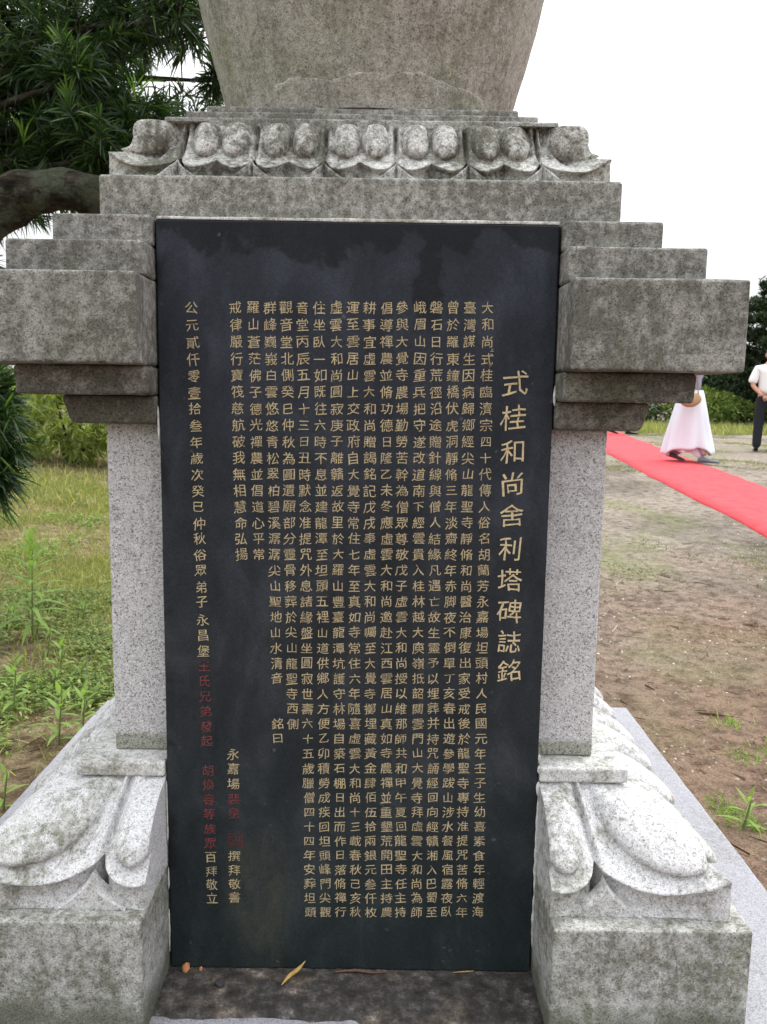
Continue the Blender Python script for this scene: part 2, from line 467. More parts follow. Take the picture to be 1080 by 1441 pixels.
def carpet():
    Lp = [(-5, 2.84), (0, 2.95), (5.18, 3.12), (7.1, 3.19), (8.83, 3.28), (11.8, 3.56), (13.4, 3.82), (17.1, 4.38), (23, 5.35), (28, 6.2)]
    Rp = [(-5, 3.9), (0, 4.0), (5.18, 4.2), (7.84, 4.3), (9.64, 4.4), (11.2, 4.57), (13.4, 4.93), (17.1, 5.53), (23, 6.5), (28, 7.4)]
    V, F = [], []
    n, m = 260, 7
    for i in range(n + 1):
        y = -5 + 33 * i / n
        a = np.interp(y, [p[0] for p in Lp], [p[1] for p in Lp]) + .02 * nz(0, y, 0, 1.7)
        b = np.interp(y, [p[0] for p in Rp], [p[1] for p in Rp]) + .05 * nz(4, y, 0, 1.1) + .02 * nz(4, y, 0, 4)
        for k in range(m):
            x = a + (b - a) * k / (m - 1)
            e = .022 if 0 < k < m - 1 else .016
            V.append((x, y, terr(x, y) + e + .014 * nz(x, y, 2, 1.6) * (.4 + .6 * abs(nz(x, y, 5, .8))) + .004 * nz(x, y, 9, 6)))
        V.append((b + .002, y, terr(b, y) - .03)); V.append((a - .002, y, terr(a, y) - .03))
    w_ = m + 2
    for i in range(n):
        for k in range(m):
            F.append((i * w_ + k, i * w_ + k + 1, (i + 1) * w_ + k + 1, (i + 1) * w_ + k))
        F.append((i * w_ + m + 1, i * w_, (i + 1) * w_, (i + 1) * w_ + m + 1))
    o = mesh('carpet', V, F, M['carpet'], smooth=True)
    tag(o, 'long red carpet laid across the dirt field towards the trees', 'carpet')
carpet()

# ------------------------------------------------------------------ the stone pagoda
CY = .515
pag = thing('stone_pagoda', (0, CY, 0), 'weathered grey granite pagoda with lotus petal courses and a vase shaped body', 'pagoda')

stone_box('base_slab', -.952, .952, CY - .95, CY + .95, -.12, .13, M['slab'], pag, .006, .06)
N = .3535    # half width of the niche that holds the tablet
def course(name, h, z0, z1, mat, r=.003, taper=0., notch=.056):
    """a square course: one stone each side of the tablet and one behind it"""
    y0 = CY - h
    stone_box(name, -h, -N, y0, CY, z0, z1, mat, pag, r, taper=taper)
    stone_box(name, N, h, y0, CY, z0, z1, mat, pag, r, taper=taper)
    stone_box(name, -N, N, notch, CY, z0, z1, mat, pag, r)
    stone_box(name, -h, h, CY, CY + h, z0, z1, mat, pag, r)
course('plinth_stone', .695, .13, .3485, M['plinth'], .004)
course('base_fillet', .520, .531, .5585, M['fillet'])
course('pier', .463, .559, 1.1915, M['pier'], .003)
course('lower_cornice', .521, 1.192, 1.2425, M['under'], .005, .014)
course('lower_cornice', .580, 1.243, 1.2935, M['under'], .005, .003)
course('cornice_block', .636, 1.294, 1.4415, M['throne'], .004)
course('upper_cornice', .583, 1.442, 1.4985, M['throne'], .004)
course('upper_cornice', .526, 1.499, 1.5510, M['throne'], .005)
stone_box('mortar_joint', -.349, .349, .002, .05, 1.5455, 1.5512, M['fillet'], pag, .0012, .02)
stone_box('band_stone', -.462, .466, .046, CY + .465, 1.552, 1.630, M['band'], pag, .004)
stone_box('step', -.368, .368, CY - .368, CY + .368, 1.630, 1.7585, M['band'], pag, .003)
stone_box('step', -.335, .335, CY - .335, CY + .335, 1.759, 1.7785, M['band'], pag, .003)
stone_box('step', -.302, .302, CY - .302, CY + .302, 1.779, 1.799, M['band'], pag, .003)

# lotus courses: each petal is a mesh of its own
def lotus(P, mat):
    z0, z1, w0, w1 = P['z0'], P['z1'], P['w0'], P['w1']
    H = z0 - z1
    XB, sl = P['XB'], P['sl']
    def base(v):
        return w0 + (w1 - w0) * min(1, max(0, v) / P['vm']) ** P['pw']
    def basec(v, t, vb):
        k = sm(.35, .8, t)
        vv_ = min(1, v * (1 + (P['vm'] / vb - 1) * k) / P['vm'])
        return w0 + (w1 - w0) * vv_ ** (P['pw'] + (P['pc'] - P['pw']) * k)
    def vb_reg(t):
        T = abs(t - .5) * 2
        if T < .5: return P['vm'] - (P['vm'] - P['vc']) * (1 - T / .5) ** 1.35
        return P['vm'] - (P['vm'] - P['va']) * ((T - .5) / .5) ** 2.6
    def vb_cor(t):
        if t < .5: return P['vm'] - (P['vm'] - P['va']) * ((.5 - t) / .5) ** 2.2
        return P['vm'] - (P['vm'] - P['vt']) * ((t - .5) / .5) ** 2.2
    def bulge(t, v, corner):
        b = 0
        lob = P['clobe'] if corner else P['lobes']
        for tc, vc, rt, rv, B in lob:
            q = ((t - tc) / rt) ** 2 + ((v - vc) / rv) ** 2
            if q < 1: b = max(b, B * (1 - q ** 1.15) ** .5)
        return b
    def surf(i, t, v, corner):
        """(along, outwards) position on petal i"""
        xa = XB[i] * (1 - sl * (1 - v))
        vb = vb_cor(t) if corner else vb_reg(t)
        vv = min(v, vb)
        side = t if corner else min(t, 1 - t)
        groove = P['gr'] * math.exp(-(side / .028) ** 2) * sm(0, .15, v)
        rim = P['rim'] * math.exp(-((side - P['rs']) / (P['rs'] * .8)) ** 2) * sm(0, P['rs'] * .7, side) * sm(.75, .3, v)
        o = (basec(vv, t, vb) if corner else base(vv)) - groove + rim
        o += bulge(t, v * (P['vm'] / vb) if corner and P['clip'] else v, corner) * (1 + .12 * nz(i * 7.3, round(t), z0, 1.7)) * sm(vb, vb - .05, v) * sm(P['v0'] - .09, P['v0'], v)
        o += .0016 * nz(t * 2 + i * 3, v * 2, z0, 3.2) + .0009 * nz(t * 9 + i * 3, v * 9, z0, 2.2)
        if corner:
            x = xa + (o - xa) * t
            rho = P['rho'] * (1 - .97 * sm(vb * .72, vb * .92, v)) + .0015
            if x > o - rho:
                an = (x - (o - rho)) / rho * math.pi / 4
                x, o = o - rho + rho * math.sin(an), o - rho + rho * math.cos(an)
        else:
            xb = XB[i + 1] * (1 - sl * (1 - v))
            x = xa + (xb - xa) * t
            if P['clip'] and xa < P['clip'] < xb and P.get('on'): x = max(x, P['clip'])
        return x, o, vb
    def strip(i, corner, clip=None, mirror=False, nt_=60, nv=46):
        """grid of one petal on the front face; clip = smallest |x| kept"""
        V, F = [], []
        ts = [k / nt_ for k in range(nt_ + 1)]
        if clip is not None:
            xa, xb = XB[i], XB[i + 1] if not corner else w1
            tc = (clip - xa) / (xb - xa)
            ts = [tc + (1 - tc) * k / nt_ for k in range(nt_ + 1)]
        rows = nv + 4
        for t in ts:
            vb = vb_cor(t) if corner else vb_reg(t)
            for r in range(nv + 1):
                v = vb * (r / nv)
                x, o, _ = surf(i, t, v, corner)
                if clip is not None and t == ts[0]: x = clip
                V.append([x, o, z0 - H * v])
            xr, orim = V[-1][0], V[-1][1]
            kk = 1 - .9 * sm(.55, .97, t) if corner else 1
            if clip is not None: kk = .25 + .75 * sm(0, .35, (t - ts[0]) / (1 - ts[0]))
            for dv, do in ((.012, .0015), (.035, P['uc'] * kk), (None, P['uc'] * .6 * kk)):
                v = 1 if dv is None else min(1, vb + dv)
                oo = orim - do
                x = xr if not corner else xr - (orim - oo) * t
                if clip is not None and t == ts[0]: x = clip
                V.append([x, oo, z0 - H * v])
        for a in range(len(ts) - 1):
            for r in range(rows - 1):
                F.append((a * rows + r, a * rows + r + 1, (a + 1) * rows + r + 1, (a + 1) * rows + r))
        # close the top (and the cut face) back into the course
        n0 = len(V)
        m0 = len(ts)
        for a in range(m0): V.append([V[a * rows][0], w0 - .1, z0])
        for a in range(m0): V.append(list(V[a * rows]))
        for a in range(m0 - 1): F.append((n0 + a, n0 + m0 + a, n0 + m0 + a + 1, n0 + a + 1))
        if clip is not None:
            n1 = len(V)
            for r in range(rows): V.append([clip, CY - .058, V[r][2]])
            for r in range(rows): V.append([clip, V[r][1], V[r][2]])
            for r in range(rows - 1): F.append((n1 + r, n1 + r + 1, n1 + rows + r + 1, n1 + rows + r))
        if mirror:
            V = [[-v[0], v[1], v[2]] for v in V]; F = [f[::-1] for f in F]
        return V, F
    def world(V): return [(v[0], CY - v[1], v[2]) for v in V]
    def put(V, F): return mesh('lotus_petal', world(V), F, mat, pag, smooth=True)
    def rot_copy(o, k, name='lotus_petal'):
        a = k * math.pi / 2
        c = o.copy(); C.objects.link(c)
        c.rotation_euler = (0, 0, a)
        ctr = Vector((0, CY, 0))
        c.location = ctr - Matrix.Rotation(a, 3, 'Z') @ ctr - Vector((0, CY, 0))
        return c
    def tri(xc, slant):
        """small pointed petal that fills the gap between two large ones"""
        V, F = [], []
        n = 12
        hw = P['tri']
        for k in range(-n, n + 1):
            u = k / n
            zt = P['ta'] + (.985 - P['ta']) * (abs(u) ** .66)
            x = xc + hw * u
            oa = base(P['ta']) + .002; ob = w1 - P['uc'] * .45
            f = (zt - P['ta']) / (1 - P['ta'])
            ot = oa + (ob - oa) * min(1, f * 2.2)
            V += [[x, ot - .03, z0 - H * zt], [x, ot, z0 - H * zt], [x, ot + .0012, z0 - H * min(1, zt + .03)], [x, ot - .001, z1]]
        for k in range(2 * n):
            for r in range(3): F.append((k * 4 + r, k * 4 + r + 1, (k + 1) * 4 + r + 1, (k + 1) * 4 + r))
        return mesh('small_petal', world(V), F, mat, pag, smooth=False)
    nreg = len(XB) - 1
    front = []
    # regular petals
    for i in range(nreg):
        for mir in (False, True):
            if XB[i] < 0 and mir: continue
            V, F = strip(i, False, None, mir)
            if P['clip'] and XB[i] < P['clip']:
                # hidden behind the tablet on the front: the other three sides have it, the front only what shows
                o = put(V, F)
                for k in (2, 3): rot_copy(o, k)
                a = math.pi / 2
                ctr = Vector((0, CY, 0)); o.rotation_euler = (0, 0, a)
                o.location = ctr - Matrix.Rotation(a, 3, 'Z') @ ctr - Vector((0, CY, 0))
                if XB[i + 1] > P['clip']:
                    P['on'] = 1; P['lobes'] = P['flobes']; V, F = strip(i, False, P['clip'], mir); put(V, F); P['on'] = 0; P['lobes'] = P['slobes']
            else:
                o = put(V, F)
                for k in (1, 2, 3): rot_copy(o, k)
    # corner petals: two mitred halves in one mesh
    L = len(XB) - 1
    V1, F1 = strip(L, True)
    V2 = [[v[1], v[0], v[2]] for v in V1]
    n = len(V1)
    o = put(V1 + V2, F1 + [tuple(q + n for q in f[::-1]) for f in F1])
    for k in (1, 2, 3): rot_copy(o, k)
    for xb in XB:
        for s_ in ((1, -1) if xb > 0 else ()):
            if P['clip'] and xb < P['clip']: continue
            t_ = tri(xb * s_, 0)
            for k in (1, 2, 3): rot_copy(t_, k, 'small_petal')

lotus(dict(z0=1.741, z1=1.6305, w0=.378, w1=.450, XB=[-.0655, .0655, .196, .331], sl=.03, vm=.83, vc=.66, va=.61, vt=.62, pw=2.1, pc=4.0, rho=.045, v0=.02, gr=.008,
           rim=.012, rs=.06, uc=.016, tri=.040, ta=.66, clip=None,
           lobes=[(.295, .25, .20, .335, .031), (.705, .25, .20, .335, .031)],
           clobe=[(.98, .19, .70, .365, .048)]), M['lotus'])
lotus(dict(z0=.5308, z1=.349, w0=.505, w1=.668, XB=[-.155, .155, .452], sl=.07, vm=.73, vc=.60, va=.56, vt=.60, pw=1.12, pc=1.25, rho=.05, v0=.09, gr=.012,
           rim=.012, rs=.06, uc=.018, tri=.062, ta=.67, clip=.3535,
           lobes=[(.22, .31, .18, .31, .060), (.78, .31, .18, .31, .060)],
           slobes=[(.22, .31, .18, .31, .060), (.78, .31, .18, .31, .060)],
           flobes=[(.19, .30, .145, .30, .064), (.81, .30, .145, .30, .064)],
           clobe=[(.76, .25, .54, .37, .064)]), M['base'])
stone_box('lotus_core', -.50, -N, CY - .50, CY + .5, .349, .5305, M['base'], pag, .003, .1)
stone_box('lotus_core', N, .50, CY - .50, CY + .5, .349, .5305, M['base'], pag, .003, .1)
stone_box('lotus_core', -N, N, .058, CY + .5, .349, .5305, M['base'], pag, .003, .1)

# vase shaped body above
def vase():
    prof = [(1.7995, .0), (1.7995, .302), (1.806, .304), (1.85, .314), (1.93, .336), (2.0, .356), (2.1, .380), (2.25, .412), (2.4, .432), (2.55, .434), (2.7, .412), (2.82, .36), (2.9, .28), (2.94, .2), (2.96, .17)]
    Z, Rr = [], []
    n = 120
    V, F = [], []
    pts, rr = smooth_path([(z, 0, 0) for z, r in prof[2:]], [r for z, r in prof[2:]], 6)
    rings = [(1.7995, .0), (1.7995, .300)] + [(p.x, r) for p, r in zip(pts, rr)]
    for z, r in rings:
        for k in range(n):
            a = 2 * math.pi * k / n
            q = r + (.0022 * nz(math.cos(a), math.sin(a), z, 4) + .0012 * nz(math.cos(a), math.sin(a), z, 14)) * (r > .1)
            V.append((.006 + q * math.sin(a), CY - q * math.cos(a), z))
    for i in range(len(rings) - 1):
        for k in range(n):
            F.append((i * n + k, i * n + (k + 1) % n, (i + 1) * n + (k + 1) % n, (i + 1) * n + k))
    mesh('vase_body', V, F, M['vase'], pag, smooth=True)
    # rendered patch round the foot with a ragged upper edge
    V, F = [], []
    m = 90
    for i in range(m + 1):
        a = -.62 + 1.75 * i / m
        f = i / m
        top = 1.842 + .014 * math.sin(f * 2.6 + .3) + .014 * nz(f * 5, 0, 0, 1.3) + .004 * nz(f * 30, 0, 0, 1)
        top -= .036 * sm(.72, 1., f)
        for z, e in ((1.7992, .003), (1.8005 + (top - 1.8005) * .35, .0028), (top - .006, .0022), (top, .0024 + .0035 * max(0, nz(f * 13, 3, 0, 1))), (top + .003, .0012), (top + .005, -.004)):
            r = float(np.interp(z, [1.7995, 1.85, 1.93], [.302, .314, .336])) + e
            V.append((.006 + r * math.sin(a), CY - r * math.cos(a), z))
    for i in range(m):
        for k in range(5): F.append((i * 6 + k, (i + 1) * 6 + k, (i + 1) * 6 + k + 1, i * 6 + k + 1))
    mesh('mortar_patch', V, F, M['vasepatch'], pag, smooth=True)
    for h, z0_, z1_ in ((.21, 2.955, 3.1), (.14, 3.1005, 3.24)):
        stone_box('neck_block', -h, h, CY - h, CY + h, z0_, z1_, M['vase'], pag, .004, .06)
    V, F = [], []
    n = 40; rings = []
    for j in range(9):
        z = 3.24 + j * .09; r = .13 - j * .011
        rings += [(z, r * .82), (z + .015, r), (z + .055, r), (z + .075, r * .8)]
    rings += [(4.07, .03), (4.15, .05), (4.22, .03), (4.28, .002)]
    for z, r in rings:
        for k in range(n): V.append((r * math.cos(2 * math.pi * k / n), CY + r * math.sin(2 * math.pi * k / n), z))
    for i in range(len(rings) - 1):
        for k in range(n): F.append((i * n + k, i * n + (k + 1) % n, (i + 1) * n + (k + 1) % n, (i + 1) * n + k))
    mesh('spire', V, F, M['vase'], pag, smooth=True)
M['vasepatch'] = granite('vase_foot_render', (.38, .37, .33), (.20, .19, .16), .45, .6, .7, .3, .0016, 50)
vase()

# lime squeezed out along the sides of the tablet
def lime(x, z0_, z1_, wd, seed):
    V, F = [], []
    n = max(4, int((z1_ - z0_) / .006))
    for i in range(n + 1):
        z = z0_ + (z1_ - z0_) * i / n
        e = math.sin(math.pi * i / n) ** .4
        ww = max(.0006, wd * e * (.55 + 1.2 * abs(nz(seed, z, 0, 30))))
        dd = .002 + .004 * e * abs(nz(seed + 4, z, 0, 45))
        V += [(x - ww / 2, .001, z), (x - ww * .2, -dd, z), (x + ww * .25, -dd * .7, z), (x + ww / 2, .001, z)]
    for i in range(n):
        for k in range(3): F.append((i * 4 + k, i * 4 + k + 1, (i + 1) * 4 + k + 1, (i + 1) * 4 + k))
    mesh('lime_smear', V, F, M['lime'], pag, smooth=True)
M['lime'] = granite('lime_smear', (.6, .6, .58), (.3, .3, .28), .35, .1, .2, .05, .002, 60)
for a in ((-.3525, 1.165, 1.225, .006, 1), (-.3515, .30, .345, .005, 2), (-.3515, .40, .52, .004, 3), (-.352, .17, .26, .004, 4), (.3525, 1.235, 1.27, .008, 5), (.3528, .30, .50, .007, 6), (.353, .19, .30, .009, 7), (.3525, .50, .53, .016, 8), (.3525, .545, .562, .012, 9), (.352, .57, .585, .008, 10)):
    lime(*a)
# ------------------------------------------------------------------ dirty mortar bed at the foot of the tablet
def bed():
    V, F = [], []
    nx, ny = 120, 28
    for j in range(ny + 1):
        for i in range(nx + 1):
            x = -.3528 + .7056 * i / nx
            yf = -.128 + .010 * nz(x, 0, 0, 9) + .004 * nz(x, 0, 0, 40) + (.03 * sm(.0, .05, x) if x > 0 else 0) * -1
            y = -.001 + (yf + .001) * j / ny
            e = sm(0, .12, 1 - j / ny)
            z = .1305 + e * (.006 + .0035 * abs(nz(x, y, 0, 26)) + .003 * abs(nz(x, y, 5, 70)))
            V.append((x, y, z))
    for j in range(ny):
        for i in range(nx): F.append((j * (nx + 1) + i, (j + 1) * (nx + 1) + i, (j + 1) * (nx + 1) + i + 1, j * (nx + 1) + i + 1))
    mesh('mortar_bed', V, F, M['bed'], pag, smooth=True)
bed()

# ------------------------------------------------------------------ the black tablet
tab = thing('stone_tablet', (0, .0, .137), 'tall black stone tablet covered in columns of gold Chinese characters', 'tablet')
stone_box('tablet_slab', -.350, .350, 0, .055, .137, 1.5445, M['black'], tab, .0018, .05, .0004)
_glyph = {}
_cu = bpy.data.curves.new('glyph', 'FONT')
_cu.align_x = 'CENTER'; _cu.align_y = 'CENTER'
_cu.resolution_u = 2
_cu.offset = 0.0
_go = bpy.data.objects.new('glyph', _cu); C.objects.link(_go)
def glyph(ch):
    if ch not in _glyph:
        _cu.body = ch
        dg = bpy.context.evaluated_depsgraph_get(); dg.update()
        me = bpy.data.meshes.new_from_object(_go.evaluated_get(dg))
        v = np.array([tuple(p.co) for p in me.vertices]).reshape(-1, 3)
        f = [tuple(p.vertices) for p in me.polygons]
        v[:, 0] -= .5 * (v[:, 0].max() + v[:, 0].min()) if len(v) else 0
        # centre of the em square
        v[:, 1] -= .5 * (v[:, 1].max() + v[:, 1].min()) if len(v) else 0
        _glyph[ch] = (v, f); bpy.data.meshes.remove(me)
    return _glyph[ch]
def write(chars, mat, size, label=None, wide=1.0):
    """chars: [(character, x, z)], laid into one column of lettering on the tablet face"""
    V, F = [], []
    for ch, x, z in chars:
        v, f = glyph(ch)
        if not len(v): continue
        small = .9 if ch in '一二三十人日山口中上下大入七六八予丁乙己巳四曰回白石亡' else 1.
        a = random.uniform(-.045, .045)
        sx_, sz_ = size * wide * random.uniform(.96, 1.05) * small, size * random.uniform(.93, 1.03) * small
        n0 = len(V)
        ph = random.uniform(0, 9)
        for p in v:
            px_, pz_ = p[0] * sx_, p[1] * sz_
            px_ += .045 * size * noise.noise(Vector((p[0] * 3.1 + ph, p[1] * 3.1, ph)))
            pz_ += .045 * size * noise.noise(Vector((p[0] * 3.1, p[1] * 3.1 + ph, ph + 5)))
            # brush-like: strokes sag to the ends and rise to the right a little
            pz_ += .06 * px_ + .025 * size * math.sin(p[0] * 5 + ph)
            px_ += .02 * size * math.sin(p[1] * 6 + ph * 2)
            V.append((x + px_ * math.cos(a) - pz_ * math.sin(a), -.0007, z + px_ * math.sin(a) + pz_ * math.cos(a)))
        F += [tuple(q + n0 for q in ff) for ff in f]
    o = mesh('inscription_column', V, F, mat, tab)
    if label: o['label'] = label
    return o
COLS = [
 '大和尚式桂臨濟宗四十代傳人俗名胡蘭芳永嘉場坦頭村人民國元年壬子生幼喜素食年輕渡海',
 '臺灣謀生因病歸鄉經尖山龍聖寺靜脩和尚醫治康復出家受戒後於龍聖寺專持准提咒苦脩六年',
 '曾於羅東鐘橋伏虎洞靜脩三年淡齋終年赤脚夜不倒單丁亥春出遊參學跋山涉水餐風宿露夜臥',
 '磐石日行荒徑沿途贈針線與僧人結緣凡遇亡故生靈予以埋葬并持咒誦經回向經贛湘入巴蜀至',
 '峨眉山因重兵把守遂改道南下經雲貴入桂林越大庾嶺抵韶關雲門山大覺寺拜虛雲大和尚為師',
 '參與大覺寺農場勤勞苦幹為僧眾尊敬戊子虛雲大和尚授以維那師共和甲午夏回龍聖寺任主持',
 '倡導禪農並脩功德日隆乙未冬應虛雲大和尚邀赴江西雲居山真如寺農禪並重墾荒開田主持農',
 '耕事宜虛雲大和尚贈謁銘記戊戌奉虛雲大和尚囑至大覺寺擲埋藏黃金肆佰伍拾兩銀元叁仟枚',
 '運至雲居山上交政府自大覺寺常住七年至真如寺常住六年隨喜虛雲大和尚十三載春秋己亥秋',
 '虛雲大和尚圓寂庚子離贛返故里於大羅山豐臺龍潭坑護守林場自築石棚日出而作日落脩禪行',
 '住坐臥一如既往六時不息並建龍潭至坦頭五裡山道供鄉人方便乙卯積勞成疾回坦頭峰門尖觀',
 '音堂丙辰五月十三日丑時默念准提咒外息諸緣盤坐圓寂世壽六十五歲臘僧四十四年安葬坦頭',
 '觀音堂北側癸巳仲秋為圓遺願部分靈骨移葬於尖山龍聖寺西側',
 '群峰巍峩白雲悠悠青松翠柏碧溪潺潺尖山聖地山水清音  銘曰',
 '羅山蒼茫佛子德光禪農並倡道心平常',
 '戒律嚴行寶筏慈航破我無相慧命弘揚']
XT = [.2288, .1973, .1687, .1392, .1102, .0793, .0517, .0214, -.0076, -.0367, -.0662, -.0956, -.1238, -.1523, -.1812, -.2126]
GS = .0236
for i, (txt, x) in enumerate(zip(COLS, XT)):
    zt = 1.4035 - .0004 * i
    zb = .2625 - .0005 * i
    ch = []
    for k, c_ in enumerate(txt):
        if c_ == ' ': continue
        f = k / 39
        ch.append((c_, x + .017 * f + random.uniform(-.0007, .0007), zt + (zb - zt) * f + random.uniform(-.0008, .0008)))
    cut = 24 if i == 13 else len(ch)
    write(ch[:cut], M['gold'], GS)
    if ch[cut:]: write(ch[cut:], M['gold'], GS)
write([('上', .2385, 1.3317)], M['gold'], .0085); write([('下', .2355, 1.3032)], M['gold'], .0085)
TZ = [(.2824, 1.2729), (.2807, 1.2128), (.2803, 1.152), (.2826, 1.0945), (.2834, 1.0377), (.2827, .9763), (.2847, .9174), (.2861, .8596), (.2875, .8017), (.289, .7466)]
write([(c_, x, z) for c_, (x, z) in zip('式桂和尚舍利塔碑誌銘', TZ)], M['goldtitle'], .047, 'large gold title column of ten characters')
ZL = [1.3962, 1.3657, 1.3363, 1.3067, 1.277, 1.2483, 1.2208, 1.1905, 1.1608, 1.1322, 1.1027, 1.0732, 1.0447, 1.0136, .9861, .9559, .9276, .8964, .8684, .8342, .8052, .7754, .7461, .7181, .6878, .6588, .6289, .601, .5426, .5142, .4843, .4557, .4248, .3958, .3675, .3383, .3112, .2832]
LT = '公元貳仟零壹拾叁年歲次癸巳仲秋俗眾弟子永昌堡王氏兄弟發起胡煥春等族眾百拜敬立'
lc = [(c_, -.2898 + .0219 * (1.3962 - z) / 1.1123, z) for c_, z in zip(LT, ZL)]
write(lc[:19], M['gold'], GS); write(lc[19:22], M['gold'], GS); write(lc[34:], M['gold'], GS)
write(lc[22:28], M['red'], GS, 'six faded red characters low in the leftmost column')
write(lc[28:34], M['red'], GS, 'second run of faded red characters low in the leftmost column')
ZS = [.5758, .5467, .5164, .4865, .4579, .4031, .3703, .3411, .3132, .2851]
write([(c_, -.225, z) for c_, z in zip('永嘉場', ZS)], M['gold'], GS)
write([(c_, -.2245, z) for c_, z in zip('撰拜敬書', ZS[6:])], M['gold'], GS)
write([('裴', -.2245, ZS[3]), ('泉', -.2245, ZS[4])], M['red'], GS, 'two faded red characters above the seal')
bpy.data.objects.remove(_go)
# the square red seal: frame and short vertical strokes
def seal():
    V, F = [], []
    def q(x0, x1, z0, z1):
        n = len(V); V.extend([(x0, -.0007, z0), (x1, -.0007, z0), (x1, -.0007, z1), (x0, -.0007, z1)]); F.append((n, n + 1, n + 2, n + 3))
    cx, cz, h = -.2215, .4031, .0142
    q(cx - h, cx + h, cz + h - .0018, cz + h); q(cx - h, cx + h, cz - h, cz - h + .0018)
    q(cx - h, cx - h + .0018, cz - h + .0018, cz + h - .0018); q(cx + h - .0018, cx + h, cz - h + .0018, cz + h - .0018)
    for k in range(6):
        x = cx - h + .0042 + k * .0041
        q(x, x + .0021, cz - h + .0035, cz + h - .0035 - .002 * (k % 2))
    for k in range(3):
        x = cx - h + .0063 + k * .0082
        q(x, x + .002, cz - .001 + k * .003, cz + .001 + k * .003)
    o = mesh('seal_mark', V, F, M['redseal'], tab, kind='stuff'); o['label'] = 'square faded red seal of fine strokes'
seal()

# ------------------------------------------------------------------ small things on the mortar bed
def pebble(name, x, y, z, rx, ry, rz_, mat, label, cat, group=None, seed=0):
    bm = bmesh.new(); bmesh.ops.create_icosphere(bm, subdivisions=2, radius=1)
    for v in bm.verts:
        k = 1 + .35 * noise.noise(v.co * 1.3 + Vector((seed, 0, 0))) + .12 * noise.noise(v.co * 3.1 + Vector((0, seed, 0)))
        v.co = Vector((v.co.x * rx * k, v.co.y * ry * k, v.co.z * rz_ * k))
    me = bpy.data.meshes.new(name); bm.to_mesh(me); bm.free(); me.materials.append(mat)
    o = link(name, me); o.location = (x, y, z + rz_ * .6); o.rotation_euler = (0, 0, seed)
    return tag(o, label, cat, group)
pebble('brick_chip', -.318, -.012, .138, .0085, .0065, .010, M['brick'], 'orange brick chip at the left foot of the black tablet', 'brick chip', seed=1)
pebble('brick_chip', -.290, -.008, .138, .0045, .0035, .0035, M['brick'], 'tiny orange brick crumb right of the larger orange chip', 'brick chip', seed=5)
pebble('stone_chip', -.245, -.050, .138, .009, .009, .006, M['pebble'], 'dark stone chip on the mortar left of the curled yellow leaf', 'stone chip', seed=2)
def litter(name, pts, rad, mat, label, cat, flat=.4):
    P, r_ = smooth_path(pts, rad, 5)
    V, F = tube(P, r_, 6)
    o = mesh(name, V, F, mat, smooth=True)
    return tag(o, label, cat)
litter('fallen_leaf', [(-.128, -.052, .141), (-.115, -.035, .147), (-.100, -.020, .150), (-.087, -.006, .158)], [.0008, .0042, .0040, .0005], M['dryleaf'], 'narrow curled yellow leaf lying before the black tablet', 'leaf')
litter('twig', [(-.030, -.014, .141), (.01, -.012, .144), (.04, -.016, .143), (.07, -.013, .141)], [.0012, .0028, .0022, .0008], M['twig'], 'thin reddish brown twig along the foot of the black tablet', 'twig')
litter('dry_blade', [(.20, -.010, .141), (.225, -.009, .143), (.24, -.012, .146)], [.0006, .0011, .0005], M['dryleaf'], 'tiny pale straw at the right foot of the black tablet', 'straw')

# ------------------------------------------------------------------ vegetation helpers
def blades(base, dirs, L, W, droop, side=None, seg=4, prof=None):
    """curved strap leaves -> (verts, quads) arrays"""
    n = len(base)
    base = np.asarray(base, float); dirs = np.asarray(dirs, float)
    dirs /= np.linalg.norm(dirs, axis=1, keepdims=True) + 1e-9
    L = np.broadcast_to(L, (n,)); W = np.broadcast_to(W, (n,)); droop = np.broadcast_to(droop, (n,))
    if side is None:
        r_ = rng.normal(size=(n, 3)); side = np.cross(dirs, r_)
        side /= np.linalg.norm(side, axis=1, keepdims=True) + 1e-9
    if prof is None: prof = [.35, .95, 1., .7, .06]
    V = np.zeros((n, (seg + 1) * 2, 3))
    for k in range(seg + 1):
        t = k / seg
        p = base + dirs * (L * t)[:, None]
        p[:, 2] -= droop * L * t * t
        w_ = (W * prof[min(k, len(prof) - 1)] * .5)[:, None]
        V[:, 2 * k] = p - side * w_; V[:, 2 * k + 1] = p + side * w_
    idx = np.arange(n)[:, None] * (seg + 1) * 2
    F = []
    for k in range(seg):
        F.append(idx + np.array([2 * k, 2 * k + 1, 2 * k + 3, 2 * k + 2]))
    F = np.stack(F, 1)
    return V.reshape(-1, 3), F.reshape(-1, 4)

def joinvf(parts):
    Vs, Fs, n = [], [], 0
    for V, F in parts:
        Vs.append(V); Fs.append(F + n); n += len(V)
    return np.concatenate(Vs), np.concatenate(Fs)

def whorls(centres, axes, count, L0, L1, W, droop, spread=(.35, 1.25)):
    """tufts of long narrow leaves round shoot tips"""
    n = len(centres)
    c = np.repeat(centres, count, 0); a = np.repeat(axes, count, 0)
    a = a / (np.linalg.norm(a, axis=1, keepdims=True) + 1e-9)
    r_ = rng.normal(size=a.shape); s_ = np.cross(a, r_); s_ /= np.linalg.norm(s_, axis=1, keepdims=True)
    th = rng.uniform(spread[0], spread[1], len(a))[:, None]
    d = a * np.cos(th) + s_ * np.sin(th)
    c = c - a * rng.uniform(0, .07, len(a))[:, None] + d * .006
    return blades(c, d, rng.uniform(L0, L1, len(a)), W * rng.uniform(.8, 1.15, len(a)), rng.uniform(.1, 1., len(a)) * droop)

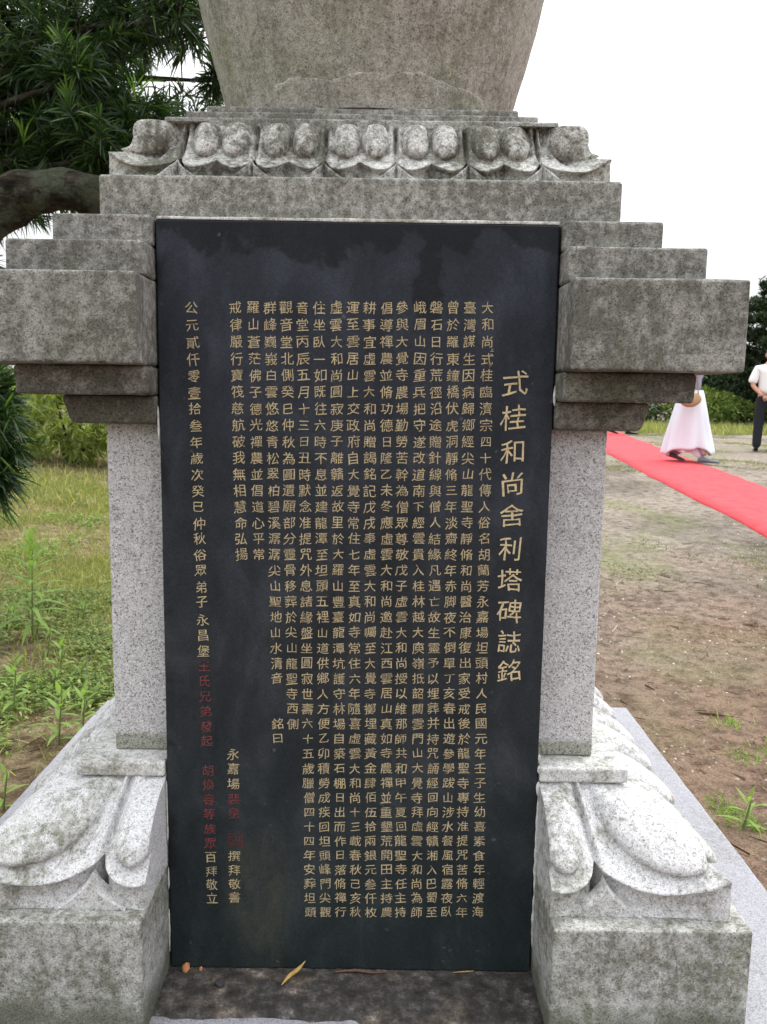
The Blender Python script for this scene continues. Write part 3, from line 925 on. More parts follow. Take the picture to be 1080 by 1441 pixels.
# ------------------------------------------------------------------ the yew pine close behind on the left
tree = thing('yew_pine', (-1.95, 2.1, terr(-1.95, 2.1)), 'dark yew pine with long strap leaves and a mossy limb reaching behind the pagoda', 'tree')
P, r_ = smooth_path([(-1.98, 2.1, .0), (-1.93, 2.12, .6), (-1.90, 2.1, 1.1), (-1.80, 2.1, 1.6), (-1.64, 2.1, 1.90), (-1.50, 2.1, 2.02), (-1.38, 2.1, 2.055), (-1.22, 2.1, 2.06), (-1.08, 2.15, 2.05), (-.9, 2.3, 2.12), (-.72, 2.5, 2.3)], [.13, .12, .11, .10, .095, .10, .085, .082, .075, .05, .03], 6)
V, F = tube(P, r_, 20, .35, 1)
mesh('trunk', V, F, M['bark'], tree, smooth=True)
P, r_ = smooth_path([(-1.92, 2.1, .9), (-2.1, 2.2, 1.6), (-2.15, 2.4, 2.4), (-1.95, 2.6, 3.2), (-1.7, 2.8, 4.0)], [.1, .085, .075, .05, .02], 6)
V, F = tube(P, r_, 16, .3, 2)
mesh('limb', V, F, M['bark'], tree, smooth=True)
clumps = [(-1.63, 2.6, 2.91, .34), (-1.36, 2.4, 2.74, .3), (-1.6, 2.6, 2.66, .36), (-1.6, 2.4, 2.36, .34), (-1.41, 2.6, 2.51, .3), (-1.71, 3.0, 2.39, .3), (-1.16, 2.2, 2.28, .2), (-1.04, 2.3, 2.39, .22), (-.96, 2.6, 2.42, .22), (-.95, 3.2, 2.62, .18), (-.98, 2.2, 2.22, .10), (-1.26, 2.6, 2.31, .2), (-1.11, 2.6, 2.96, .24), (-.87, 2.4, 2.90, .2), (-.80, 2.7, 3.0, .22), (-.80, 2.9, 2.80, .12), (-1.34, 2.8, 2.99, .26), (-1.24, 2.2, 2.56, .15), (-1.44, 3.0, 2.8, .16), (-1.76, 2.6, 2.22, .2), (-1.35, 2.4, 2.29, .2), (-1.18, 2.6, 2.55, .10)]
for k in range(34):
    clumps.append((random.uniform(-3.4, -1.0), random.uniform(1.9, 4.2), random.uniform(3.05, 4.6), random.uniform(.25, .4)))
for k in range(30):
    clumps.append((random.uniform(-3.6, -1.9), random.uniform(2.0, 4.0), random.uniform(1.7, 3.3), random.uniform(.25, .38)))
for k in range(5):
    clumps.append((random.uniform(-2.3, -1.45), random.uniform(3.2, 4.4), random.uniform(2.35, 3.1), random.uniform(.2, .3)))
low = [(-1.34, 1.42, 1.18, .15), (-1.36, 1.45, 1.0, .14), (-1.42, 1.5, 1.35, .12), (-1.33, 1.5, 1.27, .09), (-1.31, 1.5, 1.17, .07), (-1.33, 1.52, 1.06, .09), (-1.35, 1.5, .95, .09), (-1.45, 1.5, 1.05, .14), (-1.55, 1.5, 1.25, .16), (-1.44, 1.5, .85, .07)]
Cn, Ax, An, Cn2 = [], [], [], []
tw = []
for i, (x, y, z, r) in enumerate(clumps + low):
    m = int(12 + 420 * r * r) if i < 22 else int(8 + 190 * r * r)
    if i >= len(clumps): m = 14
    hub = Vector((x + .1 * random.uniform(-1, 1), y + .1, z - r * .5))
    for k in range(m):
        d = Vector((random.gauss(0, 1), random.gauss(0, 1), random.gauss(0, .9))).normalized()
        p = Vector((x, y, z)) + d * r * random.uniform(.35, 1.0) * (1 + .35 * nz(d.x, d.y, d.z, 2))
        ax = d + Vector((.15, -.25, .45))
        Cn.append(tuple(p)); Ax.append(tuple(ax))
        if random.random() < .45: tw.append((hub, p))
V, F = whorls(np.array(Cn), np.array(Ax), 26, .07, .125, .0078, .55)
npmesh('crown', V, F, M['podo'], tree, kind='stuff')
k = rng.choice(len(clumps[:22]) * 8, 60)
pts = []
for (x, y, z, r) in clumps[:22]:
    for q in range(1):
        d = Vector((random.gauss(0, 1), random.gauss(-.6, 1), random.gauss(0.3, .9))).normalized()
        pts.append(tuple(Vector((x, y, z)) + d * r * random.uniform(.8, 1.05)))
V, F = whorls(np.array(pts), np.tile([[.1, -.3, 1.]], (len(pts), 1)), 14, .06, .10, .008, .2, (.15, .8))
npmesh('new_shoots', V, F, M['podo_new'], tree, kind='stuff')
pv = []
for a, b in tw[:900]:
    mid = (a + b) / 2 + Vector((0, 0, .03))
    v_, f_ = tube([a, mid, b], [.006, .004, .002], 4, cap=False)
    pv.append((np.array([tuple(q) for q in v_]), np.array(f_)))
V, F = joinvf(pv)
npmesh('twigs', V, F, M['bark'], tree, kind='stuff')
pv = []
for (x, y, z, r) in clumps[:40] + low[:2]:
    st = Vector((-2.05, 2.35, min(max(z - .4, 1.3), 3.2)))
    en = Vector((x, y, z - r * .3))
    P, r_ = smooth_path([st, st.lerp(en, .5) + Vector((0, .05, .10)), en], [.028, .018, .006], 5)
    v_, f_ = tube(P, r_, 7, .2, cap=False)
    pv.append((np.array([tuple(q) for q in v_]), np.array(f_)))
V, F = joinvf(pv)
npmesh('branches', V, F, M['bark'], tree, smooth=True, kind='stuff')

# ------------------------------------------------------------------ shrubs and trees further off
def leafball(cx, cy, cz, rx, ry, rz_, n, L, W, seed, up=.3, lump=.35, hollow=.35):
    d = rng.normal(size=(n, 3)); d /= np.linalg.norm(d, axis=1, keepdims=True)
    rad = hollow + (1 - hollow) * rng.random(n) ** .55
    lf = np.array([1 + lump * noise.noise(Vector((q[0] * 2.2 + seed, q[1] * 2.2, q[2] * 2.2))) for q in d])
    p = d * (rad * lf)[:, None] * np.array([rx, ry, rz_]) + np.array([cx, cy, cz])
    dd = d + rng.normal(size=(n, 3)) * .7 + np.array([0, 0, up])
    return blades(p, dd, L * rng.uniform(.7, 1.3, n), W * rng.uniform(.7, 1.2, n), rng.uniform(0, .5, n), seg=2, prof=[.3, 1., .08])

def bush(name, x, y, rx, ry, h, n, L, W, mat, label, cat='bush', group=None, stems=6):
    z = terr(x, y, False)
    t = thing(name, (x, y, z), label, cat, group)
    V, F = leafball(x, y, z + h * .52, rx, ry, h * .52, n, L, W, x * 3 + y)
    npmesh('foliage', V, F, mat, t, kind='stuff')
    pv = []
    for k in range(stems):
        a = 2 * math.pi * k / stems
        v_, f_ = tube([(x + .05 * math.cos(a), y + .05 * math.sin(a), z - .05), (x + rx * .3 * math.cos(a), y + ry * .3 * math.sin(a), z + h * .4), (x + rx * .6 * math.cos(a), y + ry * .6 * math.sin(a), z + h * .8)], [.02, .014, .005], 5)
        for q in v_: pass
        mesh('stem', v_, f_, M['bark'], t, smooth=True) if k < 3 else None
    return t

# yellow green shrub on the left with strap leaves
def strap_bush(x, y, z, r, h, n, label, mat, L=.13):
    t = thing('shrub', (x, y, terr(x, y, False)), label, 'shrub')
    cs, ax = [], []
    for k in range(n):
        d = Vector((random.gauss(0, 1), random.gauss(0, 1), random.gauss(0, 1))).normalized()
        rr = random.uniform(.5, 1) * (1 + .3 * nz(d.x, d.y, d.z + x, 2.5))
        cs.append((x + d.x * r * rr, y + d.y * r * .8 * rr, z + d.z * h * rr)); ax.append(tuple(d + Vector((0, -.3, .5))))
    V, F = whorls(np.array(cs), np.array(ax), 13, L * .7, L * 1.1, .017, .3)
    npmesh('foliage', V, F, mat, t, kind='stuff')
    gz = terr(x, y, False)
    for k in range(4):
        a = k * 1.6
        v_, f_ = tube([(x, y, gz - .05), (x + r * .25 * math.cos(a), y + r * .25 * math.sin(a), gz + .3), (x + r * .6 * math.cos(a), y + r * .6 * math.sin(a), z + h * .3)], [.025, .018, .006], 6)
        mesh('stem', v_, f_, M['bark'], t, smooth=True)
strap_bush(-3.30, 7.6, .98, .85, .50, 520, 'yellow green shrub with long leaves beyond the grass at left', M['shrub'])
strap_bush(-4.75, 9.4, 1.2, 1.0, .6, 420, 'pale green shrub behind the yellow green one at far left', M['shrub'])
strap_bush(-6.4, 7.8, 1.1, 1.0, .6, 300, 'leafy pale shrub outside the left edge of the meadow', M['shrub'])
LB = [(-2.9, 11.5, 1.4, 1.2, 1.5), (-6.5, 13, 2.2, 1.6, 2.0), (-10, 13, 2.4, 1.8, 2.6), (-1.0, 16, 1.8, 1.4, 1.6), (-14, 15, 3, 2, 3)]
LL = ['low hedge bush just left of the pagoda, beyond the shrub', 'wide hedge bush beyond the shrubs at far left', 'tall hedge bush at the left end of the meadow', 'low bush behind the middle of the pagoda', 'largest bush at the far left end of the hedge']
for (x, y, rx, ry, h), lb in zip(LB, LL):
    bush('hedge_bush', x, y, rx, ry, h, 5200, .11, .04, M['hedge'], lb, group='bushes beyond the meadow')
# right hand side: bushes along the edge of the field
RB = [(8.6, 27, 1.6, 1.3, 1.9, 'hedge'), (10.2, 25.5, 1.3, 1.1, 1.15, 'cover'), (11.6, 27, 1.6, 1.4, 1.7, 'hedge'), (13.2, 25.5, 1.7, 1.3, 1.2, 'cover'), (5.2, 30, 2.2, 1.6, 2.2, 'hedge'), (15.6, 27, 2, 1.6, 2.4, 'hedge'), (1.0, 31, 2.6, 1.8, 2.6, 'hedge'), (19, 29, 2.6, 1.8, 3, 'hedge')]
RL = ['mid green bush just right of the pagoda at the field edge', 'low pale bush behind the robed walker', 'dark bush right of the robed walker at the field edge', 'low pale bush left of the man in the white shirt', 'bush hidden behind the pagoda on the right', 'dark bush behind the man in the white shirt', 'broad bush straight behind the pagoda', 'large bush at the right end of the field edge']
for (x, y, rx, ry, h, mt), lb in zip(RB, RL):
    bush('field_bush', x, y, rx, ry, h, 5600, .13, .05, M[mt], lb, group='bushes along the field edge')

def conifer(x, y, h, r, n, label, seed):
    z = terr(x, y, False)
    t = thing('conifer', (x, y, z), label, 'tree', 'conifers beyond the field')
    P, r_ = smooth_path([(x, y, z - .1), (x + .05, y, z + h * .5), (x, y, z + h * .97)], [.16, .1, .015], 5)
    v_, f_ = tube(P, r_, 10, .2)
    mesh('trunk', v_, f_, M['bark'], t, smooth=True)
    rs = random.Random(seed)
    cs, ds, bv = [], [], []
    nb = int(h * 11)
    for b in range(nb):
        f = (b + rs.random()) / nb
        a = b * 2.4 + rs.uniform(-.4, .4)
        L_ = r * (1 - f) ** .75 * rs.uniform(.6, 1.15) + .15
        zz = z + .25 + f * (h - .3)
        p0 = Vector((x, y, zz)); tip = Vector((x + L_ * math.cos(a), y + L_ * math.sin(a), zz + L_ * rs.uniform(.05, .35)))
        v_, f_ = tube([p0, p0.lerp(tip, .6) + Vector((0, 0, -.05)), tip], [.03, .018, .005], 4, cap=False)
        bv.append((np.array([tuple(q) for q in v_]), np.array(f_)))
        for k in range(int(10 + L_ * n)):
            u = rs.random() ** .7
            q = p0.lerp(tip, u) + Vector((rs.gauss(0, .10), rs.gauss(0, .10), rs.gauss(0, .07))) * (1.3 - .5 * u)
            cs.append(tuple(q)); ds.append(((tip - p0).normalized().x * .6 + rs.gauss(0, .4), (tip - p0).normalized().y * .6 + rs.gauss(0, .4), .5))
    V, F = joinvf(bv); npmesh('branches', V, F, M['bark'], t, kind='stuff')
    V, F = whorls(np.array(cs), np.array(ds), 7, .09, .18, .032, .1, (.2, 1.2))
    npmesh('crown', V, F, M['conifer'], t, kind='stuff')
conifer(12.5, 25.5, 4.9, 3.0, 170, 'tallest dark conifer behind the man in the white shirt', 1)
conifer(11.7, 28.5, 3.3, 2.1, 130, 'shorter dark conifer between the robed walker and the man in white', 2)
conifer(15.2, 30.0, 5.2, 2.0, 70, 'dark conifer at the right behind the tallest one', 3)
conifer(7.6, 32.0, 3.0, 1.5, 30, 'small conifer hidden behind the right side of the pagoda', 4)

# ------------------------------------------------------------------ grass, weeds, litter
def scatter(n, x0, x1, y0, y1, fn):
    out = []
    while len(out) < n:
        x, y = random.uniform(x0, x1), random.uniform(y0, y1)
        if -.97 < x < .97 and -.45 < y < 1.49: continue
        if random.random() < fn(x, y): out.append((x, y, terr(x, y) - .004))
    return np.array(out)
def grass(name, pts, L, W, mat, lean=.5):
    n = len(pts)
    d = rng.normal(size=(n, 3)) * lean; d[:, 2] = 1
    V, F = blades(pts, d, L * rng.uniform(.4, 1.3, n), W, rng.uniform(0, .6, n), seg=2, prof=[1., .8, .1])
    o = npmesh(name, V, F, mat, kind='stuff')
    return o
def leftwedge(x, y):
    # more grass where the meadow opens, patchy near the pagoda
    q = .12 + .7 * sm(1.6, 3.2, y)
    q *= .25 + .75 * sm(-.2, .15, nz(x, y, 9, .9))
    return q * (sm(-.25, .25, nz(x, y, 0, 1.2)) * .85 + .15) * sm(9, 5, abs(x + 3) + 0 * y)
p1 = scatter(85000, -4.5, -.9, .6, 6.5, leftwedge)
grass('grass', p1, .075, .0045, M['grass'])
p2 = scatter(45000, -8, -.9, 5.5, 14, lambda x, y: .15 + .85 * sm(-.25, .2, nz(x, y, 3, .8)))
grass('grass', p2, .13, .010, M['grass'])
# low broad leaved cover
def cover(pts, L, W, mat, name='ground_cover'):
    n = len(pts); k = 5
    b = np.repeat(pts, k, 0); b[:, 2] += rng.uniform(.005, .05, len(b)); b[:, :2] += rng.normal(size=(len(b), 2)) * .012
    d = rng.normal(size=b.shape); d[:, 2] = np.abs(d[:, 2]) * .4 + .1
    s_ = np.cross(d, np.tile([[0, 0, 1.]], (len(b), 1))); s_ /= np.linalg.norm(s_, axis=1, keepdims=True)
    V, F = blades(b, d, L * rng.uniform(.5, 1.3, len(b)), W * rng.uniform(.6, 1.2, len(b)), .4, side=s_, seg=2, prof=[.25, 1., .1])
    return npmesh(name, V, F, mat, kind='stuff')
p3 = scatter(4600, -2.2, -.97, -.2, 3.2, lambda x, y: sm(-.2, .35, nz(x, y, 8, 2.3)))
cover(p3, .026, .011, M['cover'])
p3b = scatter(1300, -3.4, -.97, 1.0, 5.2, lambda x, y: sm(.0, .4, nz(x, y, 4, 1.5)))
cover(p3b, .038, .013, M['weed'])
# right: sparse tufts, taller grass along the trees
def tufts(centres, k, spread):
    b = np.repeat(centres, k, 0); b[:, :2] += rng.normal(size=(len(b), 2)) * spread
    b[:, 2] = [terr(q[0], q[1]) - .004 for q in b]
    return b
def notcarpet(x, y):
    a = np.interp(y, [-5, 5, 12, 17, 23, 28], [2.8, 3.1, 3.55, 4.3, 5.3, 6.1]); b = np.interp(y, [-5, 5, 11, 17, 23, 28], [3.95, 4.25, 4.6, 5.55, 6.55, 7.5])
    return 0 if a - .05 < x < b + .05 else 1
c4 = scatter(1500, .9, 14, 3.0, 24, lambda x, y: notcarpet(x, y) * sm(-.05, .25, nz(x, y, 0, .55)) * (.25 + .75 * sm(4, 9, y)))
b4 = tufts(c4, 60, .10); b4 = b4[[i for i in range(len(b4)) if notcarpet(b4[i][0], b4[i][1])]]
grass('grass', b4, .035, .007, M['grass_r'], .8)
c5 = scatter(1500, 2, 20, 19.5, 27, lambda x, y: notcarpet(x, y) * sm(19, 23, y))
b5 = tufts(c5, 26, .18)
grass('grass', b5, .26, .022, M['grass'], .35)
c6 = np.array([(1.12, .86, .02), (1.16, .80, .02), (1.10, .93, .02), (1.3, 1.25, .03), (1.42, 1.3, .03), (1.5, 1.05, .03), (1.36, 1.55, .03)])
grass('grass', tufts(c6, 70, .03), .05, .0035, M['weed'], .7)
# sticks, dry stalks and crumbs lying on the earth
def sticks(n, x0, x1, y0, y1, L, W):
    b = scatter(n, x0, x1, y0, y1, lambda x, y: notcarpet(x, y) * sm(-.4, .3, nz(x, y, 6, 1.6)))
    b[:, 2] += .010
    d = rng.normal(size=b.shape); d[:, 2] *= .12
    return blades(b, d, L * rng.uniform(.3, 1.3, n), W, .0, seg=2, prof=[1, 1, .5])
V, F = joinvf([sticks(800, .95, 3.2, .2, 4.5, .035, .0035), sticks(260, .95, 3., .2, 4., .085, .004), sticks(34, 1, 2.6, .6, 3., .16, .008), sticks(260, 1, 6, 3, 10, .08, .006), sticks(700, -2.4, -.96, .2, 3.5, .07, .004)])
npmesh('dry_litter', V, F, M['debris'], kind='stuff')
def crumbs(n, x0, x1, y0, y1, s0, s1):
    b = scatter(n, x0, x1, y0, y1, lambda x, y: notcarpet(x, y) * (.3 + .7 * sm(-.1, .4, nz(x, y, 2, 2.2))))
    base = np.array([(1, 0, 0), (0, 1, 0), (-1, 0, 0), (0, -1, 0), (.1, .1, .8), (0, 0, -.4)], float)
    fs = np.array([(0, 1, 4), (1, 2, 4), (2, 3, 4), (3, 0, 4)])
    s_ = rng.uniform(s0, s1, n) ** 1.0
    V = (base[None] * rng.uniform(.6, 1.3, (n, 6, 3)) * s_[:, None, None] + b[:, None] + np.array([0, 0, .004])).reshape(-1, 3)
    F = (fs[None] + (np.arange(n) * 6)[:, None, None]).reshape(-1, 3)
    return V, F
V, F = crumbs(2600, .95, 4.2, .2, 7, .0025, .008)
npmesh('gravel_grit', V, F, M['grit'], kind='stuff', size=3)
V, F = joinvf([crumbs(9000, .95, 3.4, .2, 5, .002, .009), crumbs(260, 1.0, 2.8, .5, 4, .008, .020), crumbs(900, -2.2, -.96, .2, 3.5, .003, .009), crumbs(700, 2, 9, 4, 14, .006, .018)])
npmesh('soil_crumbs', V, F, M['ground'], kind='stuff', size=3)
for i, (x, y, s_) in enumerate([(2.02, 2.86, .05), (2.16, 2.78, .04), (1.9, 2.95, .03), (1.24, 1.34, .025), (1.55, 2.3, .02)]):
    o = pebble('clod', x, y, terr(x, y) - .012, s_ * 1.4, s_, s_ * .5, M['ground'], ['larger clod of dark earth in the middle of the bare ground', 'flat clod beside the larger clod', 'small clod left of the larger clod', 'small stone near the corner of the pagoda base', 'little clod between the base and the larger clod'][i], 'clod', seed=i * 3 + 1)

# individual weeds
def weed(x, y, h, n, L, W, label, droop=.5, mat=None, tiers=1.):
    z = terr(x, y)
    t = thing('weed', (x, y, z), label, 'weed')
    P, r_ = smooth_path([(x, y, z - .01), (x + .01, y, z + h * .5), (x + .02, y, z + h)], [.0045, .0035, .0015], 4)
    v_, f_ = tube(P, r_, 6)
    mesh('stem', v_, f_, M['stem'], t, smooth=True)
    for k in range(n):
        f = .12 + .86 * k / (n - 1)
        a = k * 2.399 + random.uniform(-.2, .2)
        el = .25 + .9 * f ** 2
        d = np.array([[math.cos(a) * math.cos(el), math.sin(a) * math.cos(el), math.sin(el)]])
        s_ = np.array([[-math.sin(a), math.cos(a), 0]])
        LL_ = L * (1.15 - .65 * f ** 2) * random.uniform(.85, 1.1) * (.6 + .4 * min(1, f * 4))
        V, F = blades(np.array([[x + .012 * f, y, z + h * f]]), d, LL_, W, droop * (1.1 - .6 * f), side=s_, seg=5, prof=[.25, .85, 1., .8, .45, .05])
        npmesh('leaf', V, F, mat or M['weed'], t, smooth=True)
weed(-1.62, 2.42, .50, 46, .21, .024, 'tall pale green weed with drooping narrow leaves in the grass at left')
weed(-1.07, 1.30, .20, 16, .12, .018, 'bushy bright weed beside the left edge of the base slab', .35)
weed(-1.01, 1.36, .17, 12, .10, .015, 'small weed touching the bushy one by the base slab', .35)
weed(-1.33, 1.54, .22, 14, .10, .020, 'short weed at the left edge of the meadow view', .4)
weed(-1.30, 1.92, .16, 12, .09, .018, 'short weed between the tall weed and the bushy weed', .4)
weed(-1.75, 2.1, .22, 14, .11, .020, 'leafy weed left of the foot of the tall weed', .4)
weed(-1.06, .84, .12, 10, .08, .014, 'low weed close to the front left corner of the base slab', .4)
weed(1.11, .80, .10, 9, .09, .012, 'small green weed sprouting beside the right edge of the base slab', .4)

fern = m_leaf('soft_fern_leaf', (.09, .16, .04), (.20, .29, .09), (.30, .36, .15), .6, .4, .2)
for k in range(22):
    while True:
        x, y = random.uniform(-1.95, -1.0), random.uniform(.55, 2.9)
        if x > -.30 * (y + 1.523) - .75: break
    h = random.uniform(.05, .13)
    weed(x, y, h, random.randint(9, 14), random.uniform(.06, .10), random.uniform(.009, .016), 'small leafy weed in the patchy ground left of the pagoda base', .6, random.choice([M['weed'], fern, M['cover']]))
    C.objects[-1].parent['group'] = 'small weeds left of the pagoda base'

# ------------------------------------------------------------------ people
def skin(name, pts, edges, radii, mat, parent, sub=2, root=0):
    me = bpy.data.meshes.new(name)
    me.from_pydata([tuple(p) for p in pts], edges, [])
    o = bpy.data.objects.new(name, me); C.objects.link(o)
    sk = o.modifiers.new('s', 'SKIN'); sk.use_smooth_shade = True
    for i, r in enumerate(radii):
        v = me.skin_vertices[0].data[i]
        v.radius = (r, r) if isinstance(r, (int, float)) else r
        v.use_root = (i == root)
    ss = o.modifiers.new('u', 'SUBSURF'); ss.levels = sub; ss.render_levels = sub
    dg = bpy.context.evaluated_depsgraph_get(); dg.update()
    m2 = bpy.data.meshes.new_from_object(o.evaluated_get(dg))
    bpy.data.objects.remove(o)
    m2.name = name; m2.materials.clear(); m2.materials.append(mat)
    m2.polygons.foreach_set('use_smooth', [True] * len(m2.polygons))
    ob = bpy.data.objects.new(name, m2); C.objects.link(ob)
    ob.parent = parent
    return ob

def head(parent, z, y, mat_hair, hair=True, face=-1, s=1.):
    """face = -1 looks towards local -Y"""
    bm = bmesh.new(); bmesh.ops.create_uvsphere(bm, u_segments=24, v_segments=18, radius=1)
    for v in bm.verts:
        c = v.co
        fx, fy, fz = c.x * .076, c.y * .095, c.z * .118
        f = -c.y
        if c.z < 0: fx *= 1 - .28 * (-c.z) ** 1.5; fy *= 1 - .12 * (-c.z)
        if f > .6 and abs(c.x) < .28 and -.35 < c.z < .15: fy -= .018 * (1 - abs(c.x) / .28) * (1 - abs(c.z + .15) / .25 if abs(c.z + .15) < .25 else 0)
        if f > .7 and .05 < c.z < .28 and .2 < abs(c.x) < .6: fy += .006
        v.co = Vector((fx * s, -fy * s * face * -1 if False else fy * s, fz * s))
    if face > 0: bmesh.ops.rotate(bm, verts=bm.verts, cent=(0, 0, 0), matrix=Matrix.Rotation(math.pi, 3, 'Z'))
    me = bpy.data.meshes.new('head'); bm.to_mesh(me); bm.free()
    me.materials.append(M['skin']); me.polygons.foreach_set('use_smooth', [True] * len(me.polygons))
    o = link('head', me, parent, False); o.location = (0, y, z)
    for sx_ in (-1, 1):
        bm = bmesh.new(); bmesh.ops.create_uvsphere(bm, u_segments=10, v_segments=8, radius=1)
        for v in bm.verts: v.co = Vector((v.co.x * .009, v.co.y * .018, v.co.z * .030))
        me = bpy.data.meshes.new('ear'); bm.to_mesh(me); bm.free(); me.materials.append(M['skin'])
        me.polygons.foreach_set('use_smooth', [True] * len(me.polygons))
        e = link('ear', me, o, False); e.location = (sx_ * .077 * s, .005, -.008)
        bm = bmesh.new(); bmesh.ops.create_uvsphere(bm, u_segments=10, v_segments=8, radius=.011)
        me = bpy.data.meshes.new('eye'); bm.to_mesh(me); bm.free(); me.materials.append(M['white'])
        e = link('eye', me, o, False); e.location = (sx_ * .031 * s, face * .082 * s, .006)
    if hair:
        bm = bmesh.new(); bmesh.ops.create_uvsphere(bm, u_segments=28, v_segments=20, radius=1)
        kill = []
        for v in bm.verts:
            c = v.co.copy()
            back = c.y * -face
            line = .25 - .75 * max(0, back) if back > -.2 else .45
            if c.z < line - .12: kill.append(v)
            n_ = 1 + .03 * noise.noise(c * 9)
            v.co = Vector((c.x * .081 * s * n_, c.y * .100 * s * n_, c.z * .123 * s * n_))
        bmesh.ops.delete(bm, geom=kill, context='VERTS')
        me = bpy.data.meshes.new('hair'); bm.to_mesh(me); bm.free(); me.materials.append(mat_hair)
        me.polygons.foreach_set('use_smooth', [True] * len(me.polygons))
        h = link('hair', me, o, False); h.location = (0, 0, .004)
    return o

def hand(parent, loc, fwd, palm_n, mat, side=1, s=1.):
    """palm and five bent fingers; fwd = direction the fingers point, palm_n = palm normal"""
    f = Vector(fwd).normalized(); n = Vector(palm_n).normalized(); u = f.cross(n).normalized() * side
    n = u.cross(f).normalized() * (1 if side > 0 else -1)
    L0 = Vector(loc)
    pts, ed, rd = [], [], []
    def add(p, r, prev=None):
        pts.append(p); rd.append(r)
        if prev is not None: ed.append((prev, len(pts) - 1))
        return len(pts) - 1
    w0_ = add(L0, .024 * s); c = add(L0 + f * .04 * s, .030 * s, w0_)
    for k, (o_, l_) in enumerate(((-.030, .066), (-.010, .076), (.011, .071), (.030, .055))):
        a = add(L0 + f * .085 * s + u * o_ * s, .0105 * s, c)
        b = add(pts[a] + (f * .9 + n * .35) * l_ * .45 * s, .0088 * s, a)
        b2 = add(pts[b] + (f * .45 + n * .85) * l_ * .35 * s, .0080 * s, b)
        add(pts[b2] + (f * .1 + n * .95) * l_ * .25 * s, .0065 * s, b2)
    a = add(L0 + f * .03 * s - u * .034 * s + n * .01 * s, .013 * s, c)
    b = add(pts[a] + (f * .8 - u * .5 + n * .3) * .035 * s, .0105 * s, a)
    add(pts[b] + (f * .9 + n * .4) * .028 * s, .008 * s, b)
    return skin('hand', pts, ed, rd, mat, parent, 1)

def shoe(parent, x, y, z, yaw, mat, pitch=0, s=1.):
    V, F = [], []
    n = 14
    prof = [(-.11, .030, .055), (-.085, .038, .085), (-.04, .037, .080), (.01, .040, .062), (.06, .046, .050), (.11, .045, .042), (.145, .034, .034), (.165, .010, .018)]
    for (u, w_, h_) in prof:
        for k in range(n):
            a = 2 * math.pi * k / n
            V.append(Vector((w_ * math.cos(a), -u, max(-.0, h_ * .5 + h_ * .5 * math.sin(a)))) * s)
    for i in range(len(prof) - 1):
        for k in range(n): F.append((i * n + k, i * n + (k + 1) % n, (i + 1) * n + (k + 1) % n, (i + 1) * n + k))
    F.append(tuple(range(n))); F.append(tuple(range((len(prof) - 1) * n, len(prof) * n)))
    R_ = Matrix.Rotation(yaw, 3, 'Z') @ Matrix.Rotation(pitch, 3, 'X')
    V = [R_ @ v + Vector((x, y, z)) for v in V]
    return mesh('shoe', V, F, mat, parent, smooth=True, world=False)

# man in white short sleeves seen from behind; local axes: faces +Y, back to the camera
gx, gy = 6.66, 13.3
man = thing('person', (gx, gy, terr(gx, gy)), 'grey haired man in white short sleeved shirt and black trousers, hands clasped behind his back', 'person', rz=R(-12))
body_p = [(0, 0, .95), (0, 0, 1.12), (0, 0, 1.32), (0, 0, 1.45), (0, .01, 1.54), (0, .01, 1.60),
          (-.19, 0, 1.40), (-.27, -.02, 1.14), (-.12, -.15, .955), (.19, 0, 1.40), (.27, -.02, 1.14), (.12, -.15, .955),
          (-.10, 0, .90), (-.12, .01, .50), (-.13, 0, .09), (.10, 0, .90), (.12, .01, .50), (.13, 0, .09)]
body_e = [(0, 1), (1, 2), (2, 3), (3, 4), (4, 5), (3, 6), (6, 7), (7, 8), (3, 9), (9, 10), (10, 11), (0, 12), (12, 13), (13, 14), (0, 15), (15, 16), (16, 17)]
body_r = [(.15, .11), (.145, .105), (.16, .11), (.12, .08), .052, .05, .055, .042, .026, .055, .042, .026, .085, .06, .04, .085, .06, .04]
skin('body', body_p, body_e, body_r, M['skin'], man)
head(man, 1.665, .02, M['hair'], face=1)
sh_p = [(0, 0, .96), (0, 0, 1.12), (0, 0, 1.32), (0, 0, 1.455), (0, .01, 1.50), (-.19, 0, 1.415), (-.255, -.01, 1.24), (-.27, -.015, 1.16), (.19, 0, 1.415), (.255, -.01, 1.24), (.27, -.015, 1.16)]
skin('shirt', sh_p, [(0, 1), (1, 2), (2, 3), (3, 4), (3, 5), (5, 6), (6, 7), (3, 8), (8, 9), (9, 10)], [(.185, .135), (.18, .13), (.19, .135), (.14, .10), (.07, .065), .078, .082, .085, .078, .082, .085], M['white'], man)
skin('trousers', [(0, 0, 1.0), (0, 0, .92), (-.10, 0, .84), (-.12, .01, .48), (-.13, 0, .04), (.10, 0, .84), (.12, .01, .48), (.13, 0, .04)], [(0, 1), (1, 2), (2, 3), (3, 4), (1, 5), (5, 6), (6, 7)], [(.178, .13), (.18, .135), .105, .088, .078, .105, .088, .078], M['black_c'], man)
skin('belt', [(0, 0, 1.0), (0, 0, .965)], [(0, 1)], [(.182, .134), (.182, .134)], M['shoe'], man, 1)
hand(man, (-.11, -.155, .955), (.75, -.1, -.45), (0, 1, .0), M['skin'], 1)
hand(man, (.11, -.165, .955), (-.75, -.2, -.35), (0, 1, .0), M['skin'], -1)
shoe(man, -.13, .03, 0, math.pi - .15, M['shoe']); shoe(man, .13, .03, 0, math.pi + .15, M['shoe'])

# walker in a long pale robe, stepping to the right
gx, gy = 4.34, 10.5
mk = thing('person', (gx, gy, terr(gx, gy) + .02), 'person in a long pale lilac robe and grey shoes striding right along the red carpet', 'person', rz=R(60))
